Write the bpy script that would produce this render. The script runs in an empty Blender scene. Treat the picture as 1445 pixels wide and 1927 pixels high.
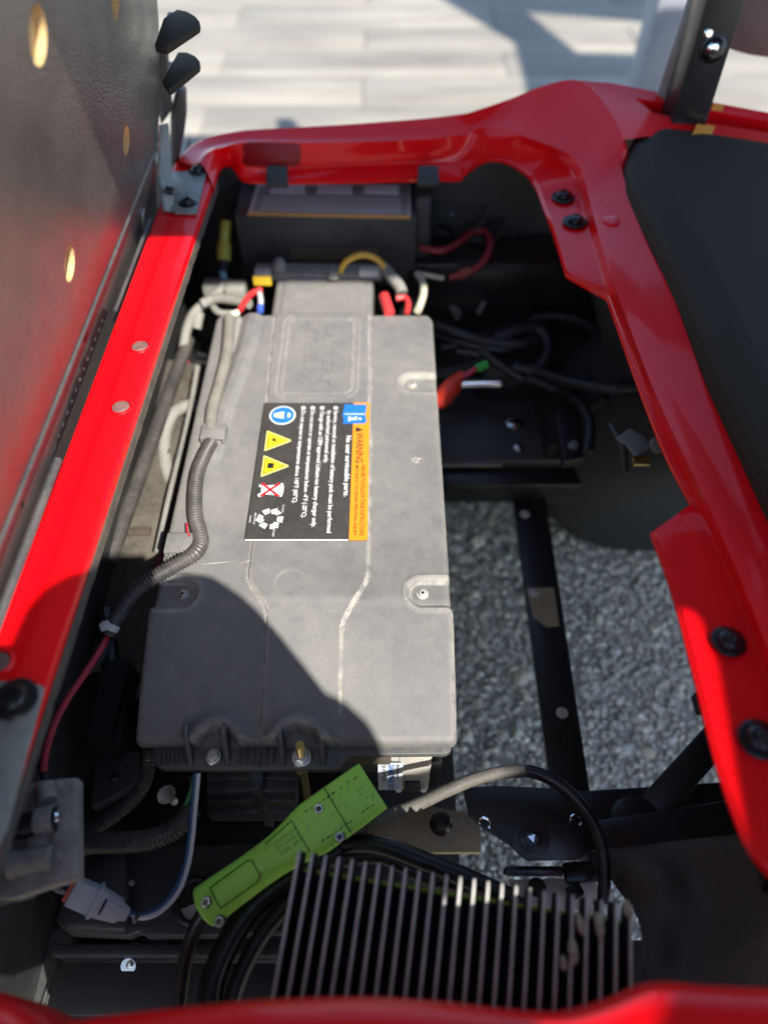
import bpy, bmesh, math, random
from mathutils import Vector as V, Matrix
from mathutils import noise as mnoise
random.seed(7)
sc = bpy.context.scene
COL = sc.collection
R = math.radians

# ------------------------------------------------------------------ camera
H = 1.27; PITCH = R(51.5); FPX = 1400.0
cam_d = bpy.data.cameras.new('camera'); cam = bpy.data.objects.new('camera', cam_d); COL.objects.link(cam)
cam.location = (0, 0, H); cam.rotation_euler = (math.pi/2 - PITCH, 0, 0)
cam_d.sensor_fit = 'VERTICAL'; cam_d.sensor_height = 24; cam_d.lens = 24*FPX/1927
cam_d.clip_start = .02; cam_d.clip_end = 200
cam_d.dof.use_dof = True; cam_d.dof.focus_distance = .87; cam_d.dof.aperture_fstop = 1.15
sc.camera = cam
# ------------------------------------------------------------------ sky, sun, exposure
SUN = V((-.60, 1.0, -1.28)).normalized()        # the way the light travels
w = bpy.data.worlds.new('World'); sc.world = w; w.use_nodes = True
nt = w.node_tree; nt.nodes.clear()
wo = nt.nodes.new('ShaderNodeOutputWorld'); bg = nt.nodes.new('ShaderNodeBackground'); sky = nt.nodes.new('ShaderNodeTexSky')
sky.sky_type = 'NISHITA'; sky.sun_disc = False
sky.sun_elevation = math.asin(-SUN.z); sky.sun_rotation = math.atan2(-SUN.x, -SUN.y)
sky.air_density = 1.0; sky.dust_density = .3; sky.ozone_density = 1.6
bg.inputs[1].default_value = .15
nt.links.new(sky.outputs[0], bg.inputs[0]); nt.links.new(bg.outputs[0], wo.inputs[0])
sd = bpy.data.lights.new('sun', 'SUN'); sd.energy = 4.5; sd.angle = R(.5); sd.color = (1, .95, .87)
so = bpy.data.objects.new('sun', sd); COL.objects.link(so); so.rotation_euler = SUN.to_track_quat('-Z', 'Y').to_euler(); so.location = (3, -5, 7)
sc.view_settings.view_transform = 'Standard'; sc.view_settings.look = 'None'; sc.view_settings.gamma = 1
sc.view_settings.exposure = 1.1

# ------------------------------------------------------------------ helpers
CF = V((0, math.cos(PITCH), -math.sin(PITCH))); CU = V((0, math.sin(PITCH), math.cos(PITCH))); CX = V((1, 0, 0)); CC = V((0, 0, H))
def ray(u, v): return CF + CX*((u-722.5)/FPX) + CU*((963.5-v)/FPX)
def at(u, v, z):                                # the point of height z that a pixel of the photograph shows
    d = ray(u, v); return CC + d*((z-H)/d.z)
def aty(u, v, y):
    d = ray(u, v); return CC + d*(y/d.y)
def onplane(u, v, p, n):
    d = ray(u, v); return CC + d*((p-CC).dot(n)/d.dot(n))

class M:
    def __init__(s): s.v = []; s.f = []
    def add(s, vs, fs):
        o = len(s.v); s.v += [V(x) for x in vs]; s.f += [[i+o for i in f] for f in fs]; return s
    def box(s, c, sz, rot=None):
        c = V(c); hx, hy, hz = sz[0]/2, sz[1]/2, sz[2]/2
        vs = [V((x, y, z)) for x in (-hx, hx) for y in (-hy, hy) for z in (-hz, hz)]
        if rot is not None: vs = [rot @ q for q in vs]
        return s.add([c+q for q in vs], [(0,1,3,2),(4,6,7,5),(0,4,5,1),(2,3,7,6),(0,2,6,4),(1,5,7,3)])
    def prism(s, pts, up, depth):               # polygon pts (top), swept down along -up
        n = len(pts); up = V(up).normalized(); a = [V(p) for p in pts]; b = [p - up*depth for p in a]
        return s.add(a+b, [list(range(n)), list(range(2*n-1, n-1, -1))] + [(i, i+n, (i+1) % n+n, (i+1) % n) for i in range(n)])
    def lathe(s, c, ax, prof, n=20, flat=None):  # prof: (radius, height) along ax
        ax = V(ax).normalized(); e = ax.orthogonal().normalized(); g = ax.cross(e); c = V(c)
        vs = []; fs = []
        for r, h in prof:
            for k in range(n):
                an = 2*math.pi*k/n; vs.append(c + ax*h + (e*math.cos(an)+g*math.sin(an))*max(r, 1e-5))
        for i in range(len(prof)-1):
            for k in range(n):
                fs.append((i*n+k, i*n+(k+1) % n, (i+1)*n+(k+1) % n, (i+1)*n+k))
        fs.append(list(range(n-1, -1, -1))); fs.append([(len(prof)-1)*n+k for k in range(n)])
        return s.add(vs, fs)
    def cyl(s, a, b, r, n=16, r2=None):
        a = V(a); b = V(b); return s.lathe(a, b-a, [(r, 0), (r if r2 is None else r2, (b-a).length)], n)
    def tube(s, pts, r, n=12, rib=None, amp=0, sub=8, squash=None):
        P = smooth(pts, sub)
        if rib: P = resample(P, rib/4)
        L = len(P); vs = []; fs = []; e = None
        for i, p in enumerate(P):
            t = (P[min(i+1, L-1)] - P[max(i-1, 0)]).normalized()
            e = t.orthogonal().normalized() if e is None else (e - t*e.dot(t)).normalized()
            g = t.cross(e); rr = r(i/(L-1)) if callable(r) else r
            if rib: rr += (amp if i % 4 in (1, 2) else -amp*.6)
            for k in range(n):
                an = 2*math.pi*k/n; vs.append(p + (e*math.cos(an)+g*math.sin(an))*rr)
        for i in range(L-1):
            for k in range(n): fs.append((i*n+k, i*n+(k+1) % n, (i+1)*n+(k+1) % n, (i+1)*n+k))
        fs.append(list(range(n-1, -1, -1))); fs.append([(L-1)*n+k for k in range(n)])
        return s.add(vs, fs)
    def grid(s, rows):                          # rows of points
        n = len(rows[0]); vs = [p for r in rows for p in r]
        return s.add(vs, [(i*n+j, i*n+j+1, (i+1)*n+j+1, (i+1)*n+j) for i in range(len(rows)-1) for j in range(n-1)])

def smooth(pts, sub):
    P = [V(p) for p in pts]
    if sub <= 1 or len(P) < 3: return P
    out = []
    for i in range(len(P)-1):
        p0 = P[max(i-1, 0)]; p1 = P[i]; p2 = P[i+1]; p3 = P[min(i+2, len(P)-1)]
        for k in range(sub):
            t = k/sub
            out.append(.5*((2*p1)+(p2-p0)*t+(2*p0-5*p1+4*p2-p3)*t*t+(3*p1-p0-3*p2+p3)*t**3))
    return out+[P[-1]]
def resample(P, step):
    out = [P[0]]; acc = 0
    for a, b in zip(P, P[1:]):
        L = (b-a).length; d = step-acc
        while d <= L: out.append(a.lerp(b, d/L)); d += step
        acc = L-(d-step)
    return out

def wloc(o):
    p = V((0, 0, 0))
    while o is not None: p = p + o.location; o = o.parent
    return p
def build(name, m, mat, parent=None, loc=None, bevel=0, seg=2, sharp=35, flip=True):
    base = wloc(parent) if parent is not None else (V(loc) if loc is not None else V((0, 0, 0)))
    me = bpy.data.meshes.new(name)
    me.from_pydata([tuple(q-base) for q in m.v], [], m.f); me.validate()
    bm = bmesh.new(); bm.from_mesh(me)
    if flip: bmesh.ops.recalc_face_normals(bm, faces=bm.faces)
    if bevel:
        ed = [e for e in bm.edges if len(e.link_faces) == 2 and e.calc_face_angle(0) > R(30)]
        bmesh.ops.bevel(bm, geom=ed, offset=bevel, segments=seg, affect='EDGES', profile=.5, clamp_overlap=True)
    for f in bm.faces: f.smooth = True
    bm.to_mesh(me); bm.free()
    me.set_sharp_from_angle(angle=R(sharp))
    me.materials.append(mat)
    o = bpy.data.objects.new(name, me); COL.objects.link(o)
    if parent is not None: o.parent = parent
    else: o.location = base
    return o
def tag(o, label=None, cat=None, group=None, kind=None):
    for k, x in (('label', label), ('category', cat), ('group', group), ('kind', kind)):
        if x: o[k] = x
    return o
def thing(name, label, cat, loc, group=None):
    o = bpy.data.objects.new(name, None); COL.objects.link(o); o.location = loc; o.empty_display_size = .05
    return tag(o, label, cat, group)
def clone(o, parent, dloc, deep=True):
    c = o.copy(); COL.objects.link(c); c.parent = parent; c.location = o.location + V(dloc)
    if deep:
        for ch in list(o.children): clone(ch, c, (0, 0, 0))
    return c

# ------------------------------------------------------------------ materials
def mat(name, col, rough=.5, metal=0, coat=0, coat_rough=.05, spec=.5):
    m = bpy.data.materials.new(name); m.use_nodes = True
    b = m.node_tree.nodes['Principled BSDF']
    b.inputs['Base Color'].default_value = (*col, 1); b.inputs['Roughness'].default_value = rough
    b.inputs['Metallic'].default_value = metal; b.inputs['Coat Weight'].default_value = coat
    b.inputs['Coat Roughness'].default_value = coat_rough; b.inputs['Specular IOR Level'].default_value = spec
    return m
def N(m, t, **kw):
    n = m.node_tree.nodes.new(t)
    for k, x in kw.items():
        if hasattr(n, k) and k not in n.inputs: setattr(n, k, x)
        else: n.inputs[k].default_value = x
    return n
def L(m, a, b): m.node_tree.links.new(a, b)
def coords(m, scale=(1, 1, 1)):
    t = N(m, 'ShaderNodeTexCoord'); p = N(m, 'ShaderNodeMapping'); p.inputs['Scale'].default_value = scale
    L(m, t.outputs['Object'], p.inputs[0]); return p.outputs[0]
def noise(m, co, scale, detail=4, rough=.55):
    n = N(m, 'ShaderNodeTexNoise'); n.inputs['Scale'].default_value = scale; n.inputs['Detail'].default_value = detail
    n.inputs['Roughness'].default_value = rough; L(m, co, n.inputs['Vector']); return n.outputs['Fac']
def ramp(m, f, a, b, c0=0., c1=1.):
    n = N(m, 'ShaderNodeMapRange'); n.inputs[1].default_value = a; n.inputs[2].default_value = b
    n.inputs[3].default_value = c0; n.inputs[4].default_value = c1; L(m, f, n.inputs[0]); return n.outputs[0]
def mix(m, f, a, b):
    n = N(m, 'ShaderNodeMix', data_type='RGBA')
    for x, i in ((f, 0), (a, 6), (b, 7)):
        if isinstance(x, (int, float)): n.inputs[i].default_value = x
        elif isinstance(x, tuple): n.inputs[i].default_value = (*x, 1)
        else: L(m, x, n.inputs[i])
    return n.outputs[2]
def math_(m, op, a, b):
    n = N(m, 'ShaderNodeMath', operation=op)
    for x, i in ((a, 0), (b, 1)):
        if isinstance(x, (int, float)): n.inputs[i].default_value = x
        else: L(m, x, n.inputs[i])
    return n.outputs[0]
def bump(m, hgt, strength, dist):
    b = N(m, 'ShaderNodeBump'); b.inputs['Strength'].default_value = strength; b.inputs['Distance'].default_value = dist
    L(m, hgt, b.inputs['Height']); L(m, b.outputs[0], m.node_tree.nodes['Principled BSDF'].inputs['Normal'])
def setin(m, name, sock): L(m, sock, m.node_tree.nodes['Principled BSDF'].inputs[name])

def dusty(name, base, dust, lo, hi, rough=.55, grain=900, gb=.25, sc_=7, spec=.5, speck=True, wipe=None):
    m = mat(name, base, rough, spec=spec); co = coords(m)
    a = noise(m, co, sc_, 6, .65); b = noise(m, co, sc_*9, 4, .7); g = noise(m, co, grain, 2)
    f = math_(m, 'ADD', math_(m, 'MULTIPLY', a, .55), math_(m, 'MULTIPLY', b, .45))
    fac = ramp(m, f, .30, .70, lo, hi)
    if wipe:                                      # cleaner towards the handled end of the object (object Y)
        sp = N(m, 'ShaderNodeSeparateXYZ'); L(m, co, sp.inputs[0]); fac = math_(m, 'MULTIPLY', fac, ramp(m, math_(m, 'ADD', sp.outputs[1], math_(m, 'MULTIPLY', a, .12)), wipe[0], wipe[1], wipe[2], 1))
    c = mix(m, fac, base, dust)
    if speck:
        s = math_(m, 'MULTIPLY', ramp(m, noise(m, co, 900, 1), .64, .74, 0, .45), ramp(m, noise(m, co, 11, 4), .40, .62, .1, 1)); c = mix(m, s, c, tuple(min(1, x*1.7+.03) for x in dust))
    if wipe:
        c = mix(m, ramp(m, noise(m, co, 1400, 2), .42, .64, 0, .45), c, tuple(x*.45 for x in dust))
        da = N(m, 'ShaderNodeAttribute'); da.attribute_name = 'dirt'
        c = mix(m, math_(m, 'MULTIPLY', da.outputs['Fac'], ramp(m, noise(m, co, 70, 4), .35, .62, .1, .6)), c, tuple(x*1.15 for x in dust))
    setin(m, 'Base Color', c); setin(m, 'Roughness', ramp(m, fac, 0, 1, rough, min(.95, rough+.3)))
    bump(m, g, gb, .0006)
    return m
RED = mat('red_paint', (.84, .0010, .0050), .40, coat=.5, coat_rough=.02, spec=.2)
_co = coords(RED); _s = ramp(RED, noise(RED, _co, 260, 2), .72, .78, 0, .10)
setin(RED, 'Base Color', mix(RED, _s, (.84, .0010, .0050), (.80, .25, .22)))
setin(RED, 'Coat Roughness', ramp(RED, noise(RED, _co, 9, 5), .3, .7, .01, .05))
_b = N(RED, 'ShaderNodeBump'); _b.inputs['Strength'].default_value = .05; _b.inputs['Distance'].default_value = .001
L(RED, noise(RED, _co, 300, 2), _b.inputs['Height']); L(RED, _b.outputs[0], RED.node_tree.nodes['Principled BSDF'].inputs['Coat Normal'])
LID = dusty('lid_plastic', (.014, .023, .042), (.355, .337, .298), .31, .68, .50, 1100, .35, 6, wipe=(-.20, .0, .70))
# more dust on the far half of the lid than on the wiped near end
FLANGE = dusty('flange_plastic', (.030, .034, .042), (.20, .19, .165), .0, .45, .42, 900, .2, 14)
BLACK = dusty('black_plastic', (.025, .027, .031), (.13, .125, .11), 0, .35, .42, 700, .2, 9)
STEEL = mat('black_steel', (.016, .0155, .016), .28, spec=.5)
_co = coords(STEEL); setin(STEEL, 'Base Color', mix(STEEL, ramp(STEEL, noise(STEEL, _co, 330, 2), .70, .74, 0, .5), (.017, .0165, .017), (.24, .22, .19)))
setin(STEEL, 'Roughness', ramp(STEEL, noise(STEEL, _co, 14, 5), .3, .7, .2, .45)); bump(STEEL, noise(STEEL, _co, 160, 3), .12, .001)
RUBBER = mat('black_rubber', (.012, .012, .013), .38)
_co = coords(RUBBER); setin(RUBBER, 'Base Color', mix(RUBBER, ramp(RUBBER, noise(RUBBER, _co, 30, 5), .5, .8, 0, .35), (.012, .012, .013), (.10, .095, .085)))
LOOM = dusty('loom_plastic', (.016, .016, .018), (.20, .18, .155), .0, .55, .36, 600, .15, 11, speck=False)
GREYLOOM = dusty('dusty_loom', (.10, .10, .095), (.34, .33, .29), .2, .8, .6, 600, .2, 20)
EDGE = dusty('dusty_edge', (.030, .024, .020), (.15, .115, .085), .0, .7, .7, 300, .5, 40)
BOARD = mat('board_plastic', (.062, .059, .055), .42, spec=.9)
_co = coords(BOARD, (1, 1, .35)); _g = noise(BOARD, coords(BOARD), 420, 3, .6); _w = noise(BOARD, coords(BOARD, (1, 5, 1)), 55, 5, .6)
_v = N(BOARD, 'ShaderNodeTexVoronoi'); _v.inputs['Scale'].default_value = 330; L(BOARD, coords(BOARD), _v.inputs['Vector'])
bump(BOARD, math_(BOARD, 'ADD', math_(BOARD, 'MULTIPLY', _v.outputs['Distance'], .8), math_(BOARD, 'MULTIPLY', _w, .25)), .75, .0009)
setin(BOARD, 'Base Color', mix(BOARD, ramp(BOARD, noise(BOARD, coords(BOARD), 9, 6, .65), .35, .7, 0, .6), (.055, .051, .046), (.13, .115, .095)))
_sp = ramp(BOARD, noise(BOARD, coords(BOARD), 620, 2), .55, .70, 0, .5); _bc = BOARD.node_tree.nodes['Principled BSDF'].inputs['Base Color'].links[0].from_socket; setin(BOARD, 'Base Color', mix(BOARD, _sp, _bc, (.26,.235,.20)))
setin(BOARD, 'Roughness', ramp(BOARD, noise(BOARD, coords(BOARD), 16, 5), .3, .7, .26, .40))
PAD = mat('pad_vinyl', (.040, .033, .026), .7, spec=.1); bump(PAD, noise(PAD, coords(PAD), 650, 2), .5, .0008)
WOOD = mat('plywood', (.50, .33, .15), .6)
_co = coords(WOOD); setin(WOOD, 'Base Color', mix(WOOD, noise(WOOD, coords(WOOD, (1, 1, 5)), 160, 5), (.30, .19, .08), (.72, .52, .26)))
ZINC = mat('zinc', (.55, .56, .55), .32, 1); setin(ZINC, 'Roughness', ramp(ZINC, noise(ZINC, coords(ZINC), 300, 3), .3, .7, .22, .5))
BRASS = mat('yellow_zinc', (.62, .47, .16), .35, 1)
DARKBOLT = mat('black_bolt', (.015, .015, .017), .25, .3)
GREYMETAL = dusty('strut_lit_grey', (.16, .165, .165), (.42, .41, .37), .1, .9, .4, 500, .2, 30); GREYMETAL.node_tree.nodes['Principled BSDF'].inputs['Metallic'].default_value = .5
GALV = dusty('bare_steel', (.44, .42, .39), (.62, .59, .52), .1, .9, .4, 500, .2, 40); GALV.node_tree.nodes['Principled BSDF'].inputs['Metallic'].default_value = .4
CASTALU = dusty('cast_alu', (.36, .345, .31), (.52, .50, .45), 0, .8, .55, 350, .5, 30)
GREEN = mat('green_plastic', (.36, .78, .10), .38, spec=.4)
_co = coords(GREEN); _f = ramp(GREEN, noise(GREEN, _co, 60, 6, .7), .55, .75, 0, .65); _f2 = ramp(GREEN, noise(GREEN, coords(GREEN, (1, .2, 1)), 190, 4, .7), .62, .70, 0, .8)
setin(GREEN, 'Base Color', mix(GREEN, _f2, mix(GREEN, _f, (.36, .78, .10), (.27, .63, .07)), (.06, .13, .02)))
setin(GREEN, 'Roughness', ramp(GREEN, noise(GREEN, _co, 40, 4), .3, .7, .3, .55)); bump(GREEN, noise(GREEN, _co, 220, 4), .15, .001)
GREENLINE = mat('plug_groove', (.012, .04, .008), .6)
LIME = mat('lime_gasket', (.36, .46, .015), .5)
FIN = dusty('fin_metal', (.013, .0135, .0145), (.25, .25, .24), 0, .06, .5, 600, .15, 12)
FINTIP = dusty('lit_fin_edge', (.40, .41, .41), (.72, .70, .62), .0, .9, .45, 600, .15, 22)  # light caught along the fin tips put into a paler colour
FINBASE = mat('fin_base', (.010, .0095, .0095), .7, spec=.2)
FUSE = dusty('dusty_block', (.085, .083, .076), (.42, .40, .335), .1, 1.0, .7, 300, .5, 28)
GREYPLUG = mat('grey_plug', (.42, .43, .44), .45)
WHITE = mat('white_print', (.74, .74, .73), .5); ORANGE = mat('orange_print', (.80, .26, .008), .45)
LABELBG = dusty('label_black', (.022, .020, .018), (.10, .09, .075), 0, .5, .5, 800, .05, 30)
BLUE = mat('blue_print', (.015, .16, .55), .45); YEL = mat('yellow_print', (.80, .60, .01), .45); PRED = mat('red_print', (.70, .01, .015), .45)
BLK = mat('black_print', (.015, .014, .013), .5)
WRED = mat('red_wire', (.42, .03, .045), .45); WBLK = mat('black_wire', (.014, .015, .016), .4); WWHITE = mat('white_wire', (.55, .56, .56), .45)
WBLUE = mat('blue_wire', (.02, .07, .15), .45); WGREEN = mat('green_wire', (.03, .20, .06), .45); WCREAM = mat('cream_wire', (.62, .58, .44), .55)
WGREY = dusty('grey_wire', (.13, .13, .12), (.33, .32, .28), .1, .8, .6, 300, .1, 30); WYEL = mat('yellow_wire', (.70, .42, .05), .5)
REDCAP = mat('red_boot', (.65, .035, .015), .45); OLIVE = mat('yellow_cap', (.38, .36, .05), .5); TIE = mat('zip_tie', (.50, .52, .48), .45)
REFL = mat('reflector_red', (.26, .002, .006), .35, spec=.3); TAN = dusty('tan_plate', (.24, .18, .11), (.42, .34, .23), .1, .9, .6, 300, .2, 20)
ORANGE_LIT = mat('orange_light', (.85, .33, .04), .4); CHROME = mat('chrome', (.75, .76, .78), .12, 1)
CLOTH = mat('dark_cloth', (.04, .045, .06), .9); SKIN = mat('skin', (.50, .32, .24), .5); ROOFM = mat('roof_plastic', (.06, .06, .06), .6)
TYRE = mat('tyre_rubber', (.012, .012, .012), .75); bump(TYRE, noise(TYRE, coords(TYRE), 60, 4), .4, .004)
LENSM = mat('module_blue', (.035, .055, .085), .4)

# ground materials
GRAV = mat('aggregate', (.2, .2, .2), .9)
_co = coords(GRAV); _wn = N(GRAV, 'ShaderNodeTexNoise'); _wn.inputs['Scale'].default_value = 30; L(GRAV, _co, _wn.inputs['Vector'])
_wa = N(GRAV, 'ShaderNodeVectorMath', operation='MULTIPLY_ADD'); L(GRAV, _wn.outputs['Color'], _wa.inputs[0]); _wa.inputs[1].default_value = (.03, .03, .03); L(GRAV, _co, _wa.inputs[2])
_cols = []
for _sc in (60, 130):
    _v = N(GRAV, 'ShaderNodeTexVoronoi'); _v.inputs['Scale'].default_value = _sc; L(GRAV, _wa.outputs[0], _v.inputs['Vector'])
    _sep = N(GRAV, 'ShaderNodeSeparateColor'); L(GRAV, _v.outputs['Color'], _sep.inputs[0])
    _c = mix(GRAV, ramp(GRAV, _sep.outputs[0], 0, 1), (.38, .34, .275), (.76, .68, .56))
    _c = mix(GRAV, ramp(GRAV, _v.outputs['Distance'], .45, .8, 0, .7), _c, (.12, .112, .10)); _cols.append((_c, _v.outputs['Distance']))
_c = mix(GRAV, ramp(GRAV, noise(GRAV, _co, 24, 4), .42, .58), _cols[0][0], _cols[1][0])
_c = mix(GRAV, ramp(GRAV, noise(GRAV, _co, 7, 5), .45, .70, 0, .65), _c, (.38, .325, .25))
_c = mix(GRAV, ramp(GRAV, noise(GRAV, _co, 15, 5), .50, .72, 0, .6), _c, (.17, .165, .155))
setin(GRAV, 'Base Color', _c); bump(GRAV, _cols[0][1], .6, -.006)
PAVE = mat('weathered_paving', (.5, .48, .43), .85)
_a = noise(PAVE, coords(PAVE, (.35, 1.6, 1)), 3.2, 5, .6); _b2 = noise(PAVE, coords(PAVE, (1, 1, 1)), 1.3, 5, .6)
_c = mix(PAVE, ramp(PAVE, _a, .3, .7), (.235, .215, .175), (.385, .355, .29)); _c = mix(PAVE, ramp(PAVE, _b2, .42, .75, 0, .6), _c, (.21, .19, .16))
setin(PAVE, 'Base Color', _c); bump(PAVE, _a, .4, .02)

# ------------------------------------------------------------------ setting
m = M(); m.add([(-60, -60, 0), (60, -60, 0), (60, 60, 0), (-60, 60, 0)], [(0, 1, 2, 3)])
tag(build('ground', m, GRAV), kind='structure')
m = M(); m.add([(-60, 1.75, .004), (60, 1.75, .004), (60, 60, .004), (-60, 60, .004)], [(0, 1, 2, 3)])
tag(build('paving', m, PAVE), kind='structure')

# ================================================================== golf cart
ZR = .68
cart = thing('golf_cart', 'red golf cart body framing the open seat compartment', 'golf cart', (0, .6, 0))
# --- body shell: far rail, corner and right fender, lofted through cross sections (inner edge, step, ledge, outer edge)
cs = [
 ((402,352,.68),(392,327,.688),(377,306,.695),(338,306,.69),0),
 ((412,314,.68),(405,300,.688),(395,285,.70),(356,277,.69),0),
 ((432,302,.67),(430,290,.68),(425,275,.70),(398,257,.70),0),
 ((447,326,.655),(449,312,.667),(450,268,.70),(450,247,.705),1),
 ((478,337,.65),(482,318,.662),(480,268,.70),(480,244,.705),0),
 ((640,337,.65),(640,310,.66),(640,268,.70),(640,235,.71),0),
 ((800,333,.65),(800,304,.66),(800,262,.70),(800,223,.715),0),
 ((866,333,.65),(862,303,.66),(880,252,.70),(880,213,.72),1),
 ((905,299,.67),(905,268,.69),(920,240,.71),(960,186,.74),0),
 ((950,298,.68),(965,274,.70),(985,257,.72),(1020,162,.76),0),
 ((990,322,.68),(1042,292,.70),(1060,285,.725),(1085,151,.77),0),
 ((1003,340,.68),(1065,309,.70),(1080,303,.722),(1135,192,.765),0),
 ((1012,357,.68),(1082,332,.70),(1096,326,.72),(1172,264,.75),0),
 ((1022,385,.68),(1093,374,.684),(1107,371,.716),(1170,322,.73),0),
 ((1040,432,.68),(1108,432,.684),(1122,428,.715),(1212,440,.72),0),
 ((1065,512,.68),(1130,507,.684),(1143,502,.715),(1250,518,.72),1),
 ((1140,548,.68),(1150,561,.684),(1162,556,.715),(1275,575,.72),1),
 ((1200,718,.68),(1211,723,.684),(1223,718,.712),(1334,722,.715),0),
 ((1252,850,.68),(1268,852,.684),(1281,846,.712),(1399,855,.712),0),
 ((1303,945,.68),(1316,952,.684),(1330,945,.712),(1450,960,.71),1),
 ((1225,998,.68),(1336,1001,.684),(1350,994,.712),(1480,1015,.71),1),
 ((1265,1110,.68),(1385,1112,.684),(1400,1106,.712),(1530,1110,.71),0),
 ((1310,1280,.68),(1447,1282,.684),(1465,1276,.712),(1600,1275,.71),0),
 ((1345,1420,.68),(1500,1430,.684),(1520,1425,.712),(1660,1420,.71),0),
 ((1385,1540,.68),(1552,1550,.684),(1574,1545,.712),(1720,1540,.71),0),
 ((1412,1598,.68),(1585,1610,.684),(1605,1605,.712),(1745,1600,.71),0),
 ((1450,1645,.68),(1620,1655,.684),(1640,1650,.712),(1770,1650,.71),0),
 ((1540,1730,.68),(1700,1740,.684),(1720,1735,.712),(1830,1740,.71),0)]
corner = [c[4] for c in cs]
lines = []
for r in range(4):
    pts = [at(*c[r]) for c in cs]; out = []; a = 0
    for i in range(1, len(pts)):
        if corner[i] or i == len(pts)-1:
            out += smooth(pts[a:i+1], 5)[:-1]
            if i-a == 1: out += [pts[a].lerp(pts[i], k/5) for k in range(1, 5)]
            a = i
    lines.append(out+[pts[-1]])
n = min(len(l) for l in lines)
def row_at(k):
    I, A, B, O = (l[k] for l in lines)
    side = (O-I); side.z = 0; side.normalize()
    return [I+V((0,0,-.012))+side*.012, I+V((0,0,-.009))+side*.001, I+V((0,0,-.004)), I+side*.004, A.lerp(I, .94), A.lerp(I, .06)-V((0,0,.002)), A, A.lerp(B, .5)+V((0,0,.002)), B, B.lerp(O, .08)-V((0,0,.0005)), B.lerp(O, .5)-V((0,0,.004)), B.lerp(O, .92), O, O+side*.008-V((0,0,.008)), O+side*.02-V((0,0,.06)), O+side*.03-V((0,0,.07))]
m = M(); m.grid([row_at(k) for k in range(n)])
shell = build('body_shell', m, RED, cart, sharp=50)
# --- rear deck behind the black pad, round the slot the strut stands in
pt = {k: at(*x) for k, x in dict(r0=(1085,151,.769), r1=(1135,192,.764), r2=(1172,264,.749), s1=(1150,156,.77), s2=(1200,166,.765), s3=(1260,178,.76), s4=(1445,212,.75), s5=(1860,285,.735),
      f0=(1193,184,.76), f1=(1260,195,.755), f2=(1340,209,.75), f3=(1445,228,.745), f4=(1860,298,.73), n0=(1228,212,.755), n1=(1300,226,.75), n2=(1445,250,.745), n3=(1860,322,.73),
      p1=(1215,257,.748), p2=(1300,264,.744), p3=(1445,289,.739), p4=(1860,364,.728)).items()}
ks = list(pt); ix = {k: i for i, k in enumerate(ks)}
m = M(); fl = [('r0','r1','f0','s1'),('s1','f0','s2'),('s2','f0','f1','s3'),('s3','f1','f2','f3','s4'),('s4','f3','f4','s5'),('r1','n0','f0'),('r1','r2','p1','n0'),('n0','p1','p2','n1'),('n1','p2','p3','n2'),('n2','p3','p4','n3')]
m.add([pt[k] for k in ks], [[ix[k] for k in f] for f in fl])
ol = ['r0','s1','s2','s3','s4','s5']; m.grid([[pt[k] for k in ol], [pt[k]+V((.0,.03,-.03)) for k in ol], [pt[k]+V((0,.05,-.3)) for k in ol]])
il = ['n3','n2','n1','n0','f0','f1','f2','f3','f4']; m.grid([[pt[k] for k in il], [pt[k]+V((0,0,-.02)) for k in il]])
build('rear_deck', m, RED, cart, sharp=40)
m = M(); m.add([pt[k]+V((0,0,-.021)) for k in il], [list(range(len(il)))]); build('strut_slot', m, BLACK, cart)
for q in ([(1311,233),(1345,237),(1336,259),(1301,255)], [(1343,195),(1362,198),(1358,207),(1338,204)]):  # orange light on the slot edges put in as two coloured patches
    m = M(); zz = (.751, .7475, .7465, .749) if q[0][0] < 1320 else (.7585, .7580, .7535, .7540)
    m.prism([at(u, v, z+.002) for (u, v), z in zip(q, zz)], (0, 0, 1), .0022); build('orange_light_patch', m, ORANGE_LIT, cart)
# --- black pad with rounded edge
outer = [(1176,368),(1168,330),(1172,300),(1185,275),(1205,261),(1240,257),(1300,264),(1445,289),(1600,315),(1850,362),(1980,800),(1900,1420),(1560,1130),(1480,1015),(1450,960),(1399,855),(1334,722),(1275,575),(1250,518),(1212,440)]
P0 = [at(u, v, .722) for u, v in outer]; cen = sum(P0, V((0,0,0)))/len(P0)
def inset(P, d, dz):
    out = []
    for i in range(len(P)):
        a = (P[i]-P[i-1]); b = (P[(i+1) % len(P)]-P[i]); a.z = b.z = 0
        t = (a.normalized()+b.normalized()); t.normalize(); nn = V((-t.y, t.x, 0))
        if nn.dot(cen-P[i]) < 0: nn = -nn
        out.append(P[i]+nn*d+V((0,0,dz)))
    return out
rings = [[p+V((0,0,-.05)) for p in P0], P0, inset(P0, .004, .012), inset(P0, .012, .020), inset(P0, .036, .028), inset(P0, .046, .029)]
m = M(); k = len(P0)
for a, b in zip(rings, rings[1:]): m.grid([a+[a[0]], b+[b[0]]])
m.add(rings[-1], [list(range(k))]); pad = build('fender_pad', m, PAD, cart, sharp=60)
# --- hinge rail on the left
XL, XRr = -.344, -.279
prof = [(XL-.004, .60), (XL-.004, ZR-.006), (XL, ZR-.001), (XL+.004, ZR), (XRr-.004, ZR), (XRr-.0012, ZR-.0012), (XRr, ZR-.004), (XRr, ZR-.012), (XRr-.006, ZR-.012)]
ys = [-.15+1.37*i/60 for i in range(61)]
def railr(y): return -.2955+.0217*y+.004*max(0, y-.95)/.3
def raill(y): return -.3490+.0110*y
m = M(); m.grid([[V((x-XRr+railr(y) if x > -.3 else x-XL+raill(y), y, z)) for x, z in prof] for y in ys]); rail = build('hinge_rail', m, RED, cart)
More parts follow.
